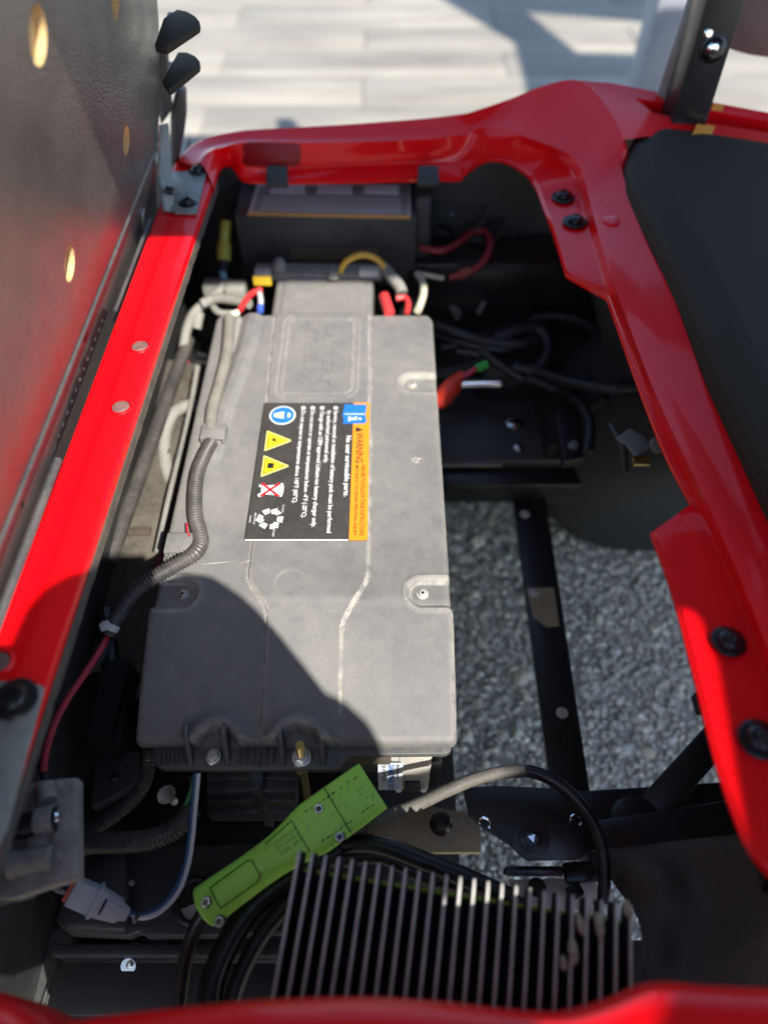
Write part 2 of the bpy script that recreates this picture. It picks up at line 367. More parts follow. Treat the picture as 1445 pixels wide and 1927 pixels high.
# laminated, ragged edge trim under the rail lip
m = M(); rows = []
for i in range(160):
    y = -.1+1.26*i/159; j = .0010*mnoise.noise(V((0, y*60, 0)))+.002*max(0, mnoise.noise(V((3, y*16, 0)))-.25); d = .013+.004*max(0, mnoise.noise(V((9, y*11, 1)))-.1)
    x = railr(y)
    rows.append([V((x-.004, y, ZR-.0125)), V((x+.001, y, ZR-.0130)), V((x+.0015+j, y, ZR-.0145)), V((x+.002+j, y, ZR-.0145-d*.45)), V((x+.0005+j*.4, y, ZR-.015-d*.5)), V((x+.0015+j*1.3, y, ZR-.016-d*.7)), V((x-.002+j, y, ZR-.013-d)), V((x-.012, y, ZR-.013-d))])
m.grid(rows); build('edge_trim', m, EDGE, cart)
RIV = dusty('rivet_plastic', (.10, .03, .03), (.28, .18, .16), .1, .8, .4, 400, .2, 60)
for u, v in ((264, 652), (228, 766), (-2, 1247)):
    p = at(u, v, ZR); m = M()
    m.lathe(p, (0,0,1), [(.0098, -.0004), (.0098, .0006), (.0085, .0012)], 24)
    rv = build('push_rivet', m, RIV, cart, bevel=0)
    m = M(); m.lathe(p, (0,0,1), [(.0078, .0010), (.0072, .0016), (.0015, .0012)], 24); m.box(p+V((0,0,.0018)), (.010, .0016, .001)); build('rivet_head', m, RIV, rv)
    m = M(); m.lathe(p, (0,0,1), [(.0135, .0002), (.0125, .0016), (.0108, .0018), (.0106, .0002)], 28); build('rivet_ring', m, RED, rv)
def big_bolt(p, r, ax=(0,0,1), name='body_bolt', recess=False):
    m = M(); ax = V(ax).normalized()
    m.lathe(p, ax, [(r*1.32, 0), (r*1.32, r*.10), (r*1.2, r*.16), (r*.9, r*.18)], 32); b = build(name, m, DARKBOLT, cart)
    m = M(); m.lathe(p, ax, [(r*.86, r*.18), (r*.86, r*.42), (r*.78, r*.55), (r*.6, r*.66), (r*.34, r*.70), (r*.33, r*.45)], 32); build('bolt_head', m, DARKBOLT, b)
    m = M()
    for k in range(6):
        a = k*math.pi/3; e = ax.orthogonal().normalized(); g = ax.cross(e); q = p+(e*math.cos(a)+g*math.sin(a))*r*.27+ax*r*.58; m.lathe(q, ax, [(r*.07, -.002), (r*.07, r*.06)], 8)
    build('socket_teeth', m, CHROME, b)
    return b
big_bolt(at(1370, 1208, ZR+.004), .0115)
big_bolt(at(1428, 1392, ZR+.004), .0130)
big_bolt(at(1059, 372, .683), .0135); big_bolt(at(1081, 418, .684), .0135)
for u, v in ((1128, 372), (1150, 415)):
    m = M(); m.lathe(at(u, v, .7155), (0,0,1), [(.012, -.002), (.012, .0006), (.009, .0012), (.002, .0012)], 20); build('filler_plug', m, RED, cart)
# --- hinge brackets
def bracket(poly, z, bolts, r, h=.004):
    m = M(); m.prism([at(u, v, z) for u, v in poly], (0,0,1), h); b = build('hinge_bracket', m, GREYMETAL, cart, bevel=.0012)
    for u, v in bolts:
        p = at(u, v, z); mm = M(); mm.lathe(p, (0,0,1), [(r*1.5, 0), (r*1.5, r*.12), (r*1.35, r*.2), (r*.95, r*.22), (r*.9, r*.55), (r*.75, r*.72), (r*.45, r*.78), (r*.42, r*.5)], 32)
        build('bracket_bolt', mm, DARKBOLT, b)
    return b
br = bracket([(-60,1275),(40,1284),(78,1288),(83,1296),(12,1560),(-60,1700),(-160,1700)], ZR+.0045, [(30, 1316)], .0125)
br2 = bracket([(318,322),(345,322),(388,312),(390,318),(370,400),(330,400),(308,380)], ZR+.0055, [(372, 322), (354, 382)], .0095)
m = M(); m.prism([at(305,235,.77), at(318,232,.77), at(325,330,.69), at(330,400,.683), at(312,396,.684), at(300,330,.70)], (1,0,0), .004); build('bracket_ear', m, GREYMETAL, br2)
m = M(); m.cyl(at(312,358,.695), at(326,360,.693), .006); build('hinge_pin', m, DARKBOLT, br2)
# --- reflector on the far rail, its lip line
pI, pB = at(508, 334, .651), at(508, 268, .70)
nrm = (pB-pI).cross(V((1,0,0))).normalized()
if nrm.z < 0: nrm = -nrm
m = M(); cpts = [(456,272),(466,267),(556,267),(566,274),(566,308),(556,314),(464,314),(455,306)]
m.prism([onplane(u, v, at(508,312,.665)+nrm*.006, nrm) for u, v in cpts], nrm, .006); build('reflector', m, REFL, cart, bevel=.0015)
# --- near sill
prof = []
top = [(-80,1846),(0,1884),(30,1902),(62,1926),(100,1930),(135,1919),(250,1903),(380,1889),(480,1880),(600,1875),(720,1875),(850,1885),(950,1896),(1040,1902),(1090,1895),(1150,1876),(1215,1849),(1270,1845),(1330,1851),(1445,1856),(1560,1862),(1720,1872),(1950,1890)]
rows = []
for p in smooth([at(u, v+9, .68) for u, v in top], 4):
    rows.append([p+V((0,.004,-.16)), p+V((0,.003,-.01)), p, p+V((0,-.006,.006)), p+V((0,-.02,.010)), p+V((0,-.06,.006)), p+V((0,-.10,-.02)), p+V((0,-.12,-.10)), p+V((0,-.13,-.35))])
m = M(); m.grid(rows); build('side_sill', m, RED, cart, sharp=60)
# --- inner tub: dark liner walls
m = M()
m.add([(-.342,-.05,.655), (-.342,1.34,.655), (-.42,1.34,.12), (-.42,-.05,.12)], [(0,1,2,3)])
build('inner_liner', m, BLACK, cart)
m = M(); m.add([(-.45,1.296,.625), (-.05,1.296,.655), (.08,1.27,.662), (.30,1.27,.675), (.60,1.30,.675), (.60,1.33,.10), (.30,1.30,.10), (.08,1.30,.10), (-.05,1.33,.10), (-.45,1.33,.10)], [(0,1,8,9),(1,2,7,8),(2,3,6,7),(3,4,5,6)]); build('inner_liner', m, BLACK, cart)
rows = []
for (u, v, z) in [(1480,1840,.64),(1300,1852,.62),(1180,1895,.58)]: pass
m = M()
wall = [at(1412,1598,.665)+V((.02,0,0)), at(1350,1420,.665)+V((.03,0,0)), at(1300,1250,.665)+V((.04,0,0)), at(1240,1010,.665)+V((.06,0,0)), at(1310,945,.665)+V((.04,.02,0)), at(1200,700,.665)+V((.04,0,0)), at(1150,560,.665)+V((.04,0,0)), at(1075,512,.665)+V((.04,.02,0)), at(1020,350,.665)+V((.05,.05,0))]
m.grid([wall, [p+V((.05,0,-.16)) for p in wall], [p+V((.22,.0,-.38)) for p in wall]]); build('fender_liner', m, BLACK, cart)
# moulded corner of the liner at the near right
m = M(); rows = []
for i in range(14):
    s = i/13; a = at(1120+360*s, 1600-40*s, .40+.10*s); b = at(1190+300*s, 1730-40*s, .43+.12*s); c = at(1200+280*s, 1880, .56+.06*s)
    rows.append(smooth([a+V((0,.0,-.04)), a, a.lerp(b,.5)+V((0,0,.022*math.sin(s*9))), b+V((0,0,.018*math.sin(s*7+1))), b.lerp(c,.6)+V((.0,0,.022*math.cos(s*8))), c], 4))
m.grid(rows)
LIN = dusty('liner_dusty', (.026, .016, .015), (.12, .085, .07), 0, .8, .55, 300, .3, 10)
build('wheel_arch_liner', m, LIN, cart, sharp=70)
# --- tray and floor at the near left
TZ = .335
m = M(); m.prism([at(u, v, TZ) for u, v in [(130,1660),(150,1610),(262,1594),(300,1590),(520,1585),(758,1580),(768,1584),(772,1596),(775,1640),(720,1745),(430,1760),(270,1762),(262,1752),(240,1762),(130,1757),(104,1735)]], (0,0,1), .025)
tray = build('battery_tray', m, BLACK, cart, bevel=.004)
m = M(); m.prism([at(u, v, TZ+.016) for u, v in [(210,1600),(228,1596),(238,1620),(236,1750),(120,1748),(112,1700),(150,1640)]], (0,0,1), .02); build('tray_step', m, BLACK, tray, bevel=.006)
m = M(); p = at(368,1697,TZ); ring = []
m.lathe(p, (0,0,1), [(.026,0),(.026,.005),(.023,.007),(.019,.006),(.0185,.0)], 36); gr = build('grommet', m, RUBBER, tray)
m = M(); m.lathe(p, (0,0,1), [(.0185,.0004),(.0185,.0012)], 30); build('grommet_hole', m, STEEL, gr)
m = M(); m.prism([at(340,1712,TZ+.002), at(368,1700,TZ+.002), at(385,1715,TZ+.002), at(366,1732,TZ+.002), at(350,1728,TZ+.002)], (0,0,1), .0006); build('bright_plate', m, GALV, gr)
m = M(); m.lathe(at(248,1661,TZ+.0165), (0,0,1), [(.0035,-.001),(.003,.0015)], 10); build('drain_plug', m, GREYMETAL, tray)
m = M(); m.box((-.24, .60, .205), (.68, 1.50, .01)); build('floor_pan', m, BLACK, cart, bevel=.002)
m = M(); a = at(105,1790,.30); b = at(560,1790,.30); m.box((a+b)/2+V((0,.0,-.02)), ((b-a).length, .012, .06)); m.box((a+b)/2+V((0,-.035,-.015)), ((b-a).length, .05, .006)); ledge = build('floor_ledge', m, BLACK, cart, bevel=.002)
for u, v, s in ((242,1818,1.0), (470,1816,.6)):
    p = at(u, v, .29); m = M(); m.lathe(p, (0,-.5,.86), [(.0085*s,0),(.0085*s,.0006)], 18); m.lathe(p+V((.002,.002,.001)), (0,-.5,.86), [(.0042*s,0),(.004*s,.003),(.002*s,.004)], 12); build('ledge_screw', m, ZINC, ledge)
p = at(258,1783,.30); m = M(); m.prism([at(240,1776,.303), at(262,1774,.303), at(256,1790,.303), at(243,1794,.303)], (0,0,1), .001); build('ledge_slot', m, GREYMETAL, ledge)
m = M()
for u0, v0, u1, v1 in ((105,1815,75,1910),(145,1845,130,1900),(145,1845,165,1870),(200,1820,195,1900)): m.cyl(at(u0,v0,.262), at(u1,v1,.262), .0025, 8)
m.box(at(150,1860,.25), (.24,.12,.01)); build('floor_rib', m, BLACK, cart)
# moulded block with bracket under the harness, left of the battery
m = M(); m.prism([at(u, v, .36) for u, v in [(180,1418),(262,1413),(265,1470),(225,1492),(172,1520)]], (0,0,1), .02); bk = build('floor_bracket', m, BLACK, cart, bevel=.002)
m = M(); m.lathe(at(215,1462,.3605), (0,0,1), [(.006,0),(.006,.0006)], 16); build('bracket_hole', m, STEEL, bk)
m = M(); m.lathe(at(217,1468,.3605), (0,0,1), [(.003,0),(.003,.0012)], 12); build('bracket_rivet', m, ZINC, bk)
m = M(); m.box((-.30,.36,.24), (.085,.45,.04)); m.box((-.20,.30,.20), (.30,.34,.03)); build('frame_floor', m, STEEL, cart, bevel=.003)
m = M(); m.cyl(at(198,1150,.42), at(225,1400,.40), .012, 10); m.box(at(215,1330,.40), (.03,.10,.05)); build('left_brace', m, STEEL, cart)
cart.children[-1].name = 'side_brace'
m = M()
for u, v in ((199,1377),(196,1391)): m.lathe(at(u, v, .40), (.5,-.5,.6), [(.004,0),(.003,.003)], 10)
build('brace_rivet', m, ZINC, cart)
# --- frame seen through the opening
def strip(name, quad, z, h, mt, bevel=.001, par=cart):
    m = M(); m.prism([at(u, v, z) for u, v in quad], (0,0,1), h); return build(name, m, mt, par, bevel=bevel)
fs = strip('frame_strap', [(957,880),(1018,880),(1112,1505),(1040,1505)], .25, .012, STEEL)
strip('sunlit_patch', [(990,1106),(1042,1106),(1052,1178),(1030,1180),(1003,1162)], .2512, .001, TAN, 0, fs)  # sunlit part of the strap laid on as a dusty tan sheet
for u, v in ((987,968), (1057,1342), (1005,1116)):
    m = M(); m.lathe(at(u, v, .2505), (0,0,1), [(.0085,0),(.0085,.0015),(.006,.003)], 14); build('strap_bolt', m, GALV, fs)
strip('cross_member', [(790,868),(1075,868),(1095,912),(790,912)], .29, .05, STEEL, .003)
cm = strip('axle_guard', [(790,690),(1180,690),(1150,800),(1075,866),(790,866)], .31, .03, BLACK, .003)
for u, v, r in ((968,797,.017),(975,843,.0105),(1134,781,.0085)):  # bright discs in place of light showing through holes in the guard
    m = M(); m.lathe(at(u, v, .311), (0,0,1), [(r,0),(r*.95,.003),(r*.6,.006),(r*.2,.0065)], 16); build('guard_light_disc', m, CHROME, cm)
m = M(); m.tube([at(838,722,.36), at(940,720,.36)], .011, 12); build('shock_rod', m, CHROME, cart)
strip('guard_flange', [(826,868),(944,868),(944,876),(826,876)], .303, .004, GREYMETAL, .0005)
# near frame: tube, brace, mounting plate
def beam(name, a, b, wd, ht, mt, par=cart, bev=.003):
    a = V(a); b = V(b); t = (b-a).normalized(); s = t.cross(V((0,0,1))).normalized(); u = s.cross(t)
    m = M(); vs = [p+s*x*wd/2+u*y*ht/2 for p in (a, b) for x, y in ((-1,-1),(1,-1),(1,1),(-1,1))]
    m.add(vs, [(0,1,2,3),(7,6,5,4),(0,4,5,1),(1,5,6,2),(2,6,7,3),(3,7,4,0)]); return build(name, m, mt, par, bevel=bev)
beam('cross_tube', at(960,1545,.27), at(1420,1515,.27), .05, .05, STEEL)
beam('frame_tube', at(1095,1600,.36), at(1480,1540,.36), .048, .05, STEEL)
beam('frame_brace', at(1215,1535,.36), at(1400,1330,.40), .035, .02, STEEL)
m = M(); m.lathe(at(1195,1545,.372), (0,0,1), [(.028,-.01),(.028,.004),(.024,.006),(.008,.006)], 24); m.lathe(at(1200,1546,.378), (0,0,1), [(.010,0),(.008,.004)], 16); build('brace_foot', m, STEEL, cart)
m = M(); m.box(at(1318,1325,.60), (.012,.02,.012)); build('clip_nut', m, DARKBOLT, cart, bevel=.002)
PZ = .415
m = M(); m.prism([at(u, v, PZ) for u, v in [(871,1482),(930,1478),(1060,1484),(1085,1492),(1118,1560),(1122,1590),(1092,1618),(992,1620),(958,1590),(905,1556),(882,1535)]], (0,-.2,1), .006)
mp = build('mounting_plate', m, STEEL, cart, bevel=.0015)
m = M(); p = at(998,1580,PZ+.001); m.lathe(p, (0,-.2,1), [(.021,0),(.021,.002),(.013,.003),(.013,.009),(.008,.010),(.007,.006)], 24); b = build('plate_bolt', m, STEEL, mp)
m = M(); m.lathe(p+V((0,0,.007)), (0,-.2,1), [(.006,0),(.005,.003)], 3); build('bolt_recess', m, CHROME, b)
for u, v in ((912,1550),(1083,1545)):
    m = M(); p = at(u, v, PZ+.002); m.tube([p+V((.006*math.cos(a), .006*math.sin(a), .001)) for a in [x*.7-1 for x in range(7)]], .0016, 8); build('plate_clip', m, CHROME, mp)
strip('plate_roll', [(948,1628),(1062,1628),(1062,1646),(948,1646)], .40, .012, STEEL, .004, mp)
strip('bare_bracket', [(955,1655),(1120,1652),(1130,1690),(1105,1712),(985,1712)], .375, .004, GALV, .001)
m = M(); m.lathe(at(1010,1670,.376), (0,0,1), [(.010,0),(.010,.0006)], 20); build('bracket_hole', m, STEEL, cart)
m = M(); m.box(at(1081,1678,.385), (.016,.014,.012), Matrix.Rotation(.4,3,'Z')); build('square_nut', m, DARKBOLT, cart, bevel=.002)
beam('lower_rail', at(1060,1645,.375), at(1255,1625,.375), .022, .012, STEEL)
strip('tan_plate', [(690,1560),(800,1515),(880,1530),(905,1560),(905,1604),(700,1604)], .28, .01, TAN)
m = M(); p = at(830,1548,.33); m.lathe(p+V((0,0,-.03)), (0,0,1), [(.008,0),(.008,.02),(.014,.021),(.014,.026),(.010,.030),(.010,.040),(.004,.041)], 12); build('hex_screw', m, DARKBOLT, cart)
# --- wheel
def wheel():
    c = V((.535, .975, .262)); m = M()
    prof = [(.10,-.09),(.22,-.095),(.248,-.08),(.258,-.05),(.260,0),(.258,.05),(.248,.08),(.22,.095),(.10,.09)]
    m.lathe(c, (0,1,0), prof, 48); wh = build('wheel', m, TYRE, cart, sharp=60)
    m = M(); m.lathe(c, (0,1,0), [(.10,-.085),(.09,-.07),(.03,-.06)], 24); build('wheel_rim', m, STEEL, wh)
wheel()
m = M(); m.prism([at(u, v, .56) for u, v in [(1160,825),(1185,805),(1215,822),(1222,845),(1195,858),(1180,838)]], (.1,-.5,.8), .006); build('brake_fitting', m, WGREY, cart, bevel=.002)
m = M(); m.lathe(at(1235,838,.56), (.1,-.5,.8), [(.011,0),(.010,.006),(.004,.008)], 12); build('brake_nut', m, WGREY, cart)
m = M(); m.box(at(1205,868,.55), (.022,.014,.006)); build('brake_tag', m, BRASS, cart, bevel=.001)
for pts, rr_ in (([(1150,800,.50),(1170,840,.50),(1175,890,.48)], .006), ([(1040,560,.36),(1080,600,.38),(1120,690,.40),(1130,760,.42)], .013), ([(960,560,.34),(1030,600,.36),(1100,620,.38),(1180,600,.40)], .016), ([(1085,540,.40),(1075,580,.40),(1100,640,.40)], .010)):
    m = M(); m.tube([at(*p) for p in pts], rr_, 10); build('axle_hose', m, LOOM, cart)
m = M(); m.tube([at(1120,690,.36), at(1180,660,.38), at(1215,640,.40)], .02, 10); m.tube([at(1080,640,.35), at(1150,600,.36)], .018, 10); build('axle_tube', m, STEEL, cart)
m = M(); m.box((.30, 1.22, .36), (.55, .10, .30)); m.box((.32, 1.08, .33), (.30, .10, .16)); build('axle_housing', m, STEEL, cart, bevel=.02)
for quad, z, h in (([(1040,735),(1085,728),(1100,860),(1060,868)], .40, .02), ([(1105,690),(1215,672),(1222,700),(1110,722)], .44, .025), ([(1010,560),(1050,556),(1062,640),(1030,645)], .40, .02)): strip('bay_bracket', quad, z, h, STEEL, .003)
for k_, (u, v, z) in enumerate(((1060,760,.401),(1078,840,.401),(1130,705,.441),(1195,690,.441))):
    m = M(); m.lathe(at(u, v, z), (0,0,1), [(.009,0),(.009,.003),(.006,.004),(.006,.008)], 6); build('bay_nut', m, GREYMETAL if k_ % 2 else DARKBOLT, cart)
for k_ in range(26):                              # tread blocks on the tyre shoulder turned to the camera
    a = 2*math.pi*k_/26; c_ = V((.535, .975, .262)); q = c_+V((math.cos(a)*.252, -.062, math.sin(a)*.252))
    if q.z > .1: m = M(); m.box(q, (.014,.05,.040), Matrix.Rotation(-a,3,'Y')); build('tread_block', m, TYRE, bpy.data.objects['wheel'], bevel=.003)
# --- roof strut, roof (above the frame of the picture)
sa, sb = at(1285,222,.745), None
d0 = onplane(1350, 0, V((0, sa.y+.02, 0)), V((0,1,0)))
sdir = (d0-sa).normalized(); top_z = 1.90; stop = sa+sdir*((top_z-sa.z)/sdir.z)
e1 = (V((1,0,0))-sdir*sdir.x).normalized(); e2 = sdir.cross(e1)
def strutbox(a, b, wx, wy, mt, name):
    m = M(); vs = [p+e1*x*wx/2+e2*y*wy/2 for p in (a, b) for x, y in ((-1,-1),(1,-1),(1,1),(-1,1))]
    m.add(vs, [(0,1,2,3),(7,6,5,4),(0,4,5,1),(1,5,6,2),(2,6,7,3),(3,7,4,0)]); return build(name, m, mt, cart, bevel=.004)
st = strutbox(sa-sdir*.05, stop, .054, .062, STEEL, 'roof_strut')
fn = e2 if e2.y < 0 else -e2
la, lb = aty(1256, 196, sa.y+.04), aty(1321, 0, d0.y+.04); lb = la+(lb-la)*1.25
beam('strut_lit_face', la, lb, .040, .02, GREYMETAL)  # added grey bar giving the strut its lit left face
m = M(); p = onplane(1340, 92, sa+fn*.031, fn); m.lathe(p, fn, [(.019,0),(.019,.002),(.015,.003),(.013,.010),(.009,.013),(.006,.013)], 24); build('strut_bolt', m, DARKBOLT, st)
m = M(); m.lathe(p-V((.004,0,-.004)), fn, [(.008,.012),(.006,.016),(.001,.017)], 16); m.lathe(onplane(1333,62,sa+fn*.031,fn), fn, [(.007,0),(.005,.003)], 10); build('bolt_tip', m, CHROME, st)
k = (1.90-ZR)/-SUN.z
def up(x, y, z=1.90, z0=ZR):                     # the point at height z whose shadow falls on (x, y, z0)
    q = (z-z0)/-SUN.z; return V((x, y, z0))-SUN*q
# roof: unseen canopy plus an added arm, outline shaped to cast the shade
rp = [up(-1.6, .995), up(.185, .995), up(.185, .41), up(.20, .385), up(.268, .375), up(.284, .35), up(.287, .30), up(.266, .133), up(.20, .077), up(.156, .041), up(.06,-.05), up(.0,-.40), up(1.5,-.4), up(1.5, 2.2), up(-1.6, 2.2)]
rp = [V((p.x, p.y, 1.90)) for p in rp]
m = M(); m.prism(rp, (0,0,1), .03); build('roof_with_shade_arm', m, ROOFM, cart)

# ================================================================== flipped seat base
BN = V((1, 0, -.215)).normalized(); BP = V((-.352, 0, ZR))
UPB = V((.215, 0, 1)).normalized()
def atb(u, v, off=0): return onplane(u, v, BP+BN*off, BN)
seat = thing('seat_base', 'black underside board of the seat tipped up beside the red rail', 'seat', (-.35, .5, ZR))
y1 = atb(300, 262).y
s0 = atb(270, 375); s1 = atb(0, 960)
def bpt(y, h, off=0): return V((BP.x, y, ZR))+UPB*h+BN*off
hs = ((s0-BP).dot(UPB)+(s1-BP).dot(UPB))/2
poly = [bpt(-.25, hs), bpt(y1-.005, hs), bpt(y1+.012, hs+.06), bpt(y1+.016, .22), bpt(y1-.02, .34), bpt(y1-.02, .60), bpt(-.25, .60)]
m = M(); m.prism(poly, BN, .022); board = build('seat_board', m, BOARD, seat, bevel=.002)
holes = [(73,68,.0215),(238,265,.0175),(132,497,.0180),(218,3,.017)]
cut = M(); hc = []
for u, v, r in holes:
    p = atb(u, v); hc.append((p, r)); cut.lathe(p-BN*.009, BN, [(r,0),(r,.03)], 36)
co_ = build('cutter', cut, WOOD); md = board.modifiers.new('b', 'BOOLEAN'); md.object = co_; md.operation = 'DIFFERENCE'; md.solver = 'EXACT'
co_.location = co_.location
dg = bpy.context.evaluated_depsgraph_get(); me2 = bpy.data.meshes.new_from_object(board.evaluated_get(dg)); board.modifiers.clear(); board.data = me2
me2.materials.clear(); me2.materials.append(BOARD); me2.set_sharp_from_angle(angle=R(35))
me2.materials.append(WOOD)
for q in me2.polygons:
    cq = q.center+wloc(board); q.material_index = int(any(abs((cq-p_-BN*(cq-p_).dot(BN)).length-r_) < r_*.06 and abs(q.normal.dot(BN)) < .3 for p_, r_ in hc))
bpy.data.objects.remove(co_)
for p, r in hc:
    m = M(); m.lathe(p-BN*.0088, BN, [(r*.995,0),(r*.995,.0006)], 32); build('nut_recess', m, WOOD, board)
# bead along the lower edge of the board, lower flange, hinge seal
m = M(); m.tube([bpt(-.25, hs-.002, -.003), bpt(y1-.02, hs-.002, -.003)], .0055, 10); build('edge_bead', m, FLANGE, seat)
fl_ = M(); fl_.prism([bpt(-.25,-.06,-.006), bpt(y1+.0,-.06,-.006), bpt(y1+.0,hs,-.006), bpt(-.25,hs,-.006)], BN, .006); flg = build('seat_flange', fl_, BOARD, seat)
m = M()
for u, v in ((161,628),(43,950)):
    m.lathe(atb(u, v, -.006), BN, [(.009 if v < 700 else .004, 0), (.009 if v < 700 else .004, .0006)], 20)
build('flange_hole', m, DARKBOLT, flg)
p = atb(270, 415, -.004); m = M(); m.box(p, (.004, .014, .03), Matrix.Rotation(.21,3,'Y')); build('flange_tab', m, ZINC, flg, bevel=.001)
ya, yb = at(225,585,ZR).y, at(112,868,ZR).y
m = M(); m.prism([bpt(yb,-.002,-.004), bpt(ya,-.002,-.004), bpt(ya-.02,.018,-.004), bpt(yb+.12,.016,-.004)], BN, .003)
for i in range(12): m.lathe(bpt(yb+.03+(ya-yb-.06)*i/11, .006, -.004), BN, [(.003,0),(.0022,.002)], 8)
build('hinge_seal', m, RUBBER, seat)
m = M(); m.tube([V((XL-.004, -.15, ZR+.002)), V((XL-.004, yb, ZR+.002))], .0045, 8); m.tube([V((XL-.002, ya, ZR+.001)), V((XL, 1.02, ZR+.001))], .0025, 8); build('hinge_knuckle', m, FLANGE, seat)
# hip restraint at the far end of the seat
hip = thing('hip_restraint', 'black plastic arm rest with two flanges at the far end of the seat', 'arm rest', bpt(y1+.03, .2))
yy = y1+.03
def hp(u, v, y): return aty(u, v, y)
m = M(); m.prism([at(u, v, .92) for u, v in [(308,34),(334,17),(352,21),(368,30),(376,40),(375,47),(313,88),(291,84)]], (0,0,1), .009); build('flange', m, PAD, hip, bevel=.0012)
m = M(); m.prism([at(u, v, .866) for u, v in [(335,98),(352,98),(368,105),(376,114),(375,122),(318,168),(306,150)]], (0,0,1), .009); build('flange', m, PAD, hip, bevel=.0012)
m = M(); m.prism([hp(292,85,yy+.002), hp(312,88,yy+.002), hp(318,180,yy+.002), hp(322,210,yy), hp(303,236,yy), hp(293,190,yy+.002)], (0,-1,.1), .02); build('back_web', m, BLACK, hip, bevel=.003)
m = M(); m.prism([hp(330,168,yy+.02), hp(346,170,yy+.02), hp(347,220,yy+.02), hp(343,255,yy+.02), hp(332,312,yy+.02), hp(318,312,yy+.02), hp(320,210,yy+.02)], (0,-1,.1), .03); build('lower_arm', m, BLACK, hip, bevel=.006)
m = M(); m.lathe(hp(324,38,yy+.0), (0,-.35,.94), [(.006,.006),(.004,.009)], 12); build('rest_bolt', m, GREYMETAL, hip); m = M(); m.cyl(hp(322,120,yy+.01), hp(326,148,yy+.01), .008); build('rest_bolt', m, GREYMETAL, hip)

# ================================================================== battery pack
ZB = .52
pack = thing('battery_pack', 'dusty grey battery pack with black and orange warning label lying in the compartment', 'battery', (-.1, .66, .25))
X0, X1, Y0, Y1 = -.2765, .0815, .3115, 1.0105
def sstep(a, b, x):
    if a == b: return float(x > a)
    t = min(1, max(0, (x-a)/(b-a))); return t*t*(3-2*t)
def capsule(x, y, ax, ay, bx, by):
    dx, dy = bx-ax, by-ay; t = max(0, min(1, ((x-ax)*dx+(y-ay)*dy)/(dx*dx+dy*dy))); return math.hypot(x-ax-t*dx, y-ay-t*dy)
def pin(x, y):                                   # signed distance inside the raised middle panel
    k = sstep(.455, .40, y)
    # left border steps in near the front, right border bends inwards
    xl = -.163+.004*sstep(.6, 1., y)*-3+.027*sstep(.50, .445, y); xr = -.0185-.004*sstep(.6, 1., y)-.0305*sstep(.505, .425, y)
    return min(x-xl, xr-x)
def lidz(x, y):
    z = ZB
    z -= .053*max(0, (.474-y)/.1625)**1.28*sstep(.0, .10, (.474-y)/.1625) if y < .474 else 0       # front end bends down
    z += .0040*sstep(-.0006, .0010, pin(x, y))-.0012*math.exp(-((pin(x, y)+.0012)/.0010)**2)
    # screw pockets open to the sides
    for ax, ay, ex in ((.046,.476,.12),(.042,.845,.12),(-.2395,.475,-.32)):
        d = capsule(x, y, ax, ay, ex, ay); z -= .0065*sstep(.0195, .0140, d); z += .0016*math.exp(-((d-.0225)/.0022)**2)
    # moulded frame round the embossed words
    fx, fy, hx, hy = -.1005, .905, .052, .088
    q = max(abs(x-fx)-hx+.012, 0), max(abs(y-fy)-hy+.012, 0); d = math.hypot(*q)-.012+min(max(abs(x-fx)-hx+.012, abs(y-fy)-hy+.012), 0)
    z += .0018*math.exp(-(d/.0018)**2)+.0012*math.exp(-((d-.0085)/.0016)**2)
    # harness channel down the left side
    xc = -.2365+.024*sstep(.70, .98, y); 
    if y > .66: z += .0055*math.exp(-((x-xc)/.0115)**4)*sstep(.66, .70, y) - .004*math.exp(-((x-xc+.020)/.0028)**2)*sstep(.66,.70,y)
    # arches over the two fixing points of the front edge
    for cx, rr, top in ((-.1835, .026, .322), (-.094, .0275, .328)):
        dd = math.hypot((x-cx), (y-.300)*.95); z += .010*math.exp(-((dd-rr-.004)/.010)**2)*sstep(.40,.33,y)
        z -= .06*sstep(rr, rr-.0035, dd)
    # shallow round ejector mark and scuff
    d = math.hypot(x+.112, y-.487); z -= .0007*sstep(.0185, .0165, d)
    # rounding of the outer edges
    e = min(x-X0, X1-x, Y1-y); 
    r = .0075
    if e < r: z -= r-math.sqrt(max(0, r*r-(r-max(e, 0))**2))
    e = y-Y0; r = .006
    if e < r: z -= r-math.sqrt(max(0, r*r-(r-max(e, 0))**2))
    return max(z, .4556)
def xb(y):
    r = .018; t = 0
    for yy_, sgn in ((Y1, 1),):
        d = Y1-y
        if d < r: t = r-math.sqrt(max(0, r*r-(r-d)**2))
    d = y-Y0
    if d < .008: t = max(t, .008-math.sqrt(max(0, .008**2-(.008-d)**2)))
    left = X0+t+.002*sstep(.455, .462, y)*1.6; right = X1-t-.0012*sstep(.45, .46, y)*2
    return left, right
def frange(a, b, st): 
    k = int(round((b-a)/st)); return [a+(b-a)*i/k for i in range(k+1)]
yl = [Y0, Y0+.0006, Y0+.0016]+frange(Y0+.003, .35, .0013)+frange(.3516, .53, .002)+frange(.533, 1.0, .0028)+[1.003, 1.005, 1.007, 1.0085, 1.0096, 1.0105]
NX = 190; rows = []
for y in yl:
    l, r = xb(y); row = []
    for j in range(NX+1):
        s = j/NX; s = s+.0*s
        x = l+(r-l)*s; e = min(s, 1-s)*(r-l)
        row.append(V((x, y, lidz(X0+(X1-X0)*s if e < .02 else x, y))))
    zb = .462 if y > .32 else .4556
    rows.append([V((l+.0015, y, min(zb, row[0].z))), V((l-.0003, y, row[0].z-.004 if row[0].z-.004 > zb else zb))]+row+[V((r+.0003, y, max(zb, row[-1].z-.004))), V((r-.0015, y, min(zb, row[-1].z)))])
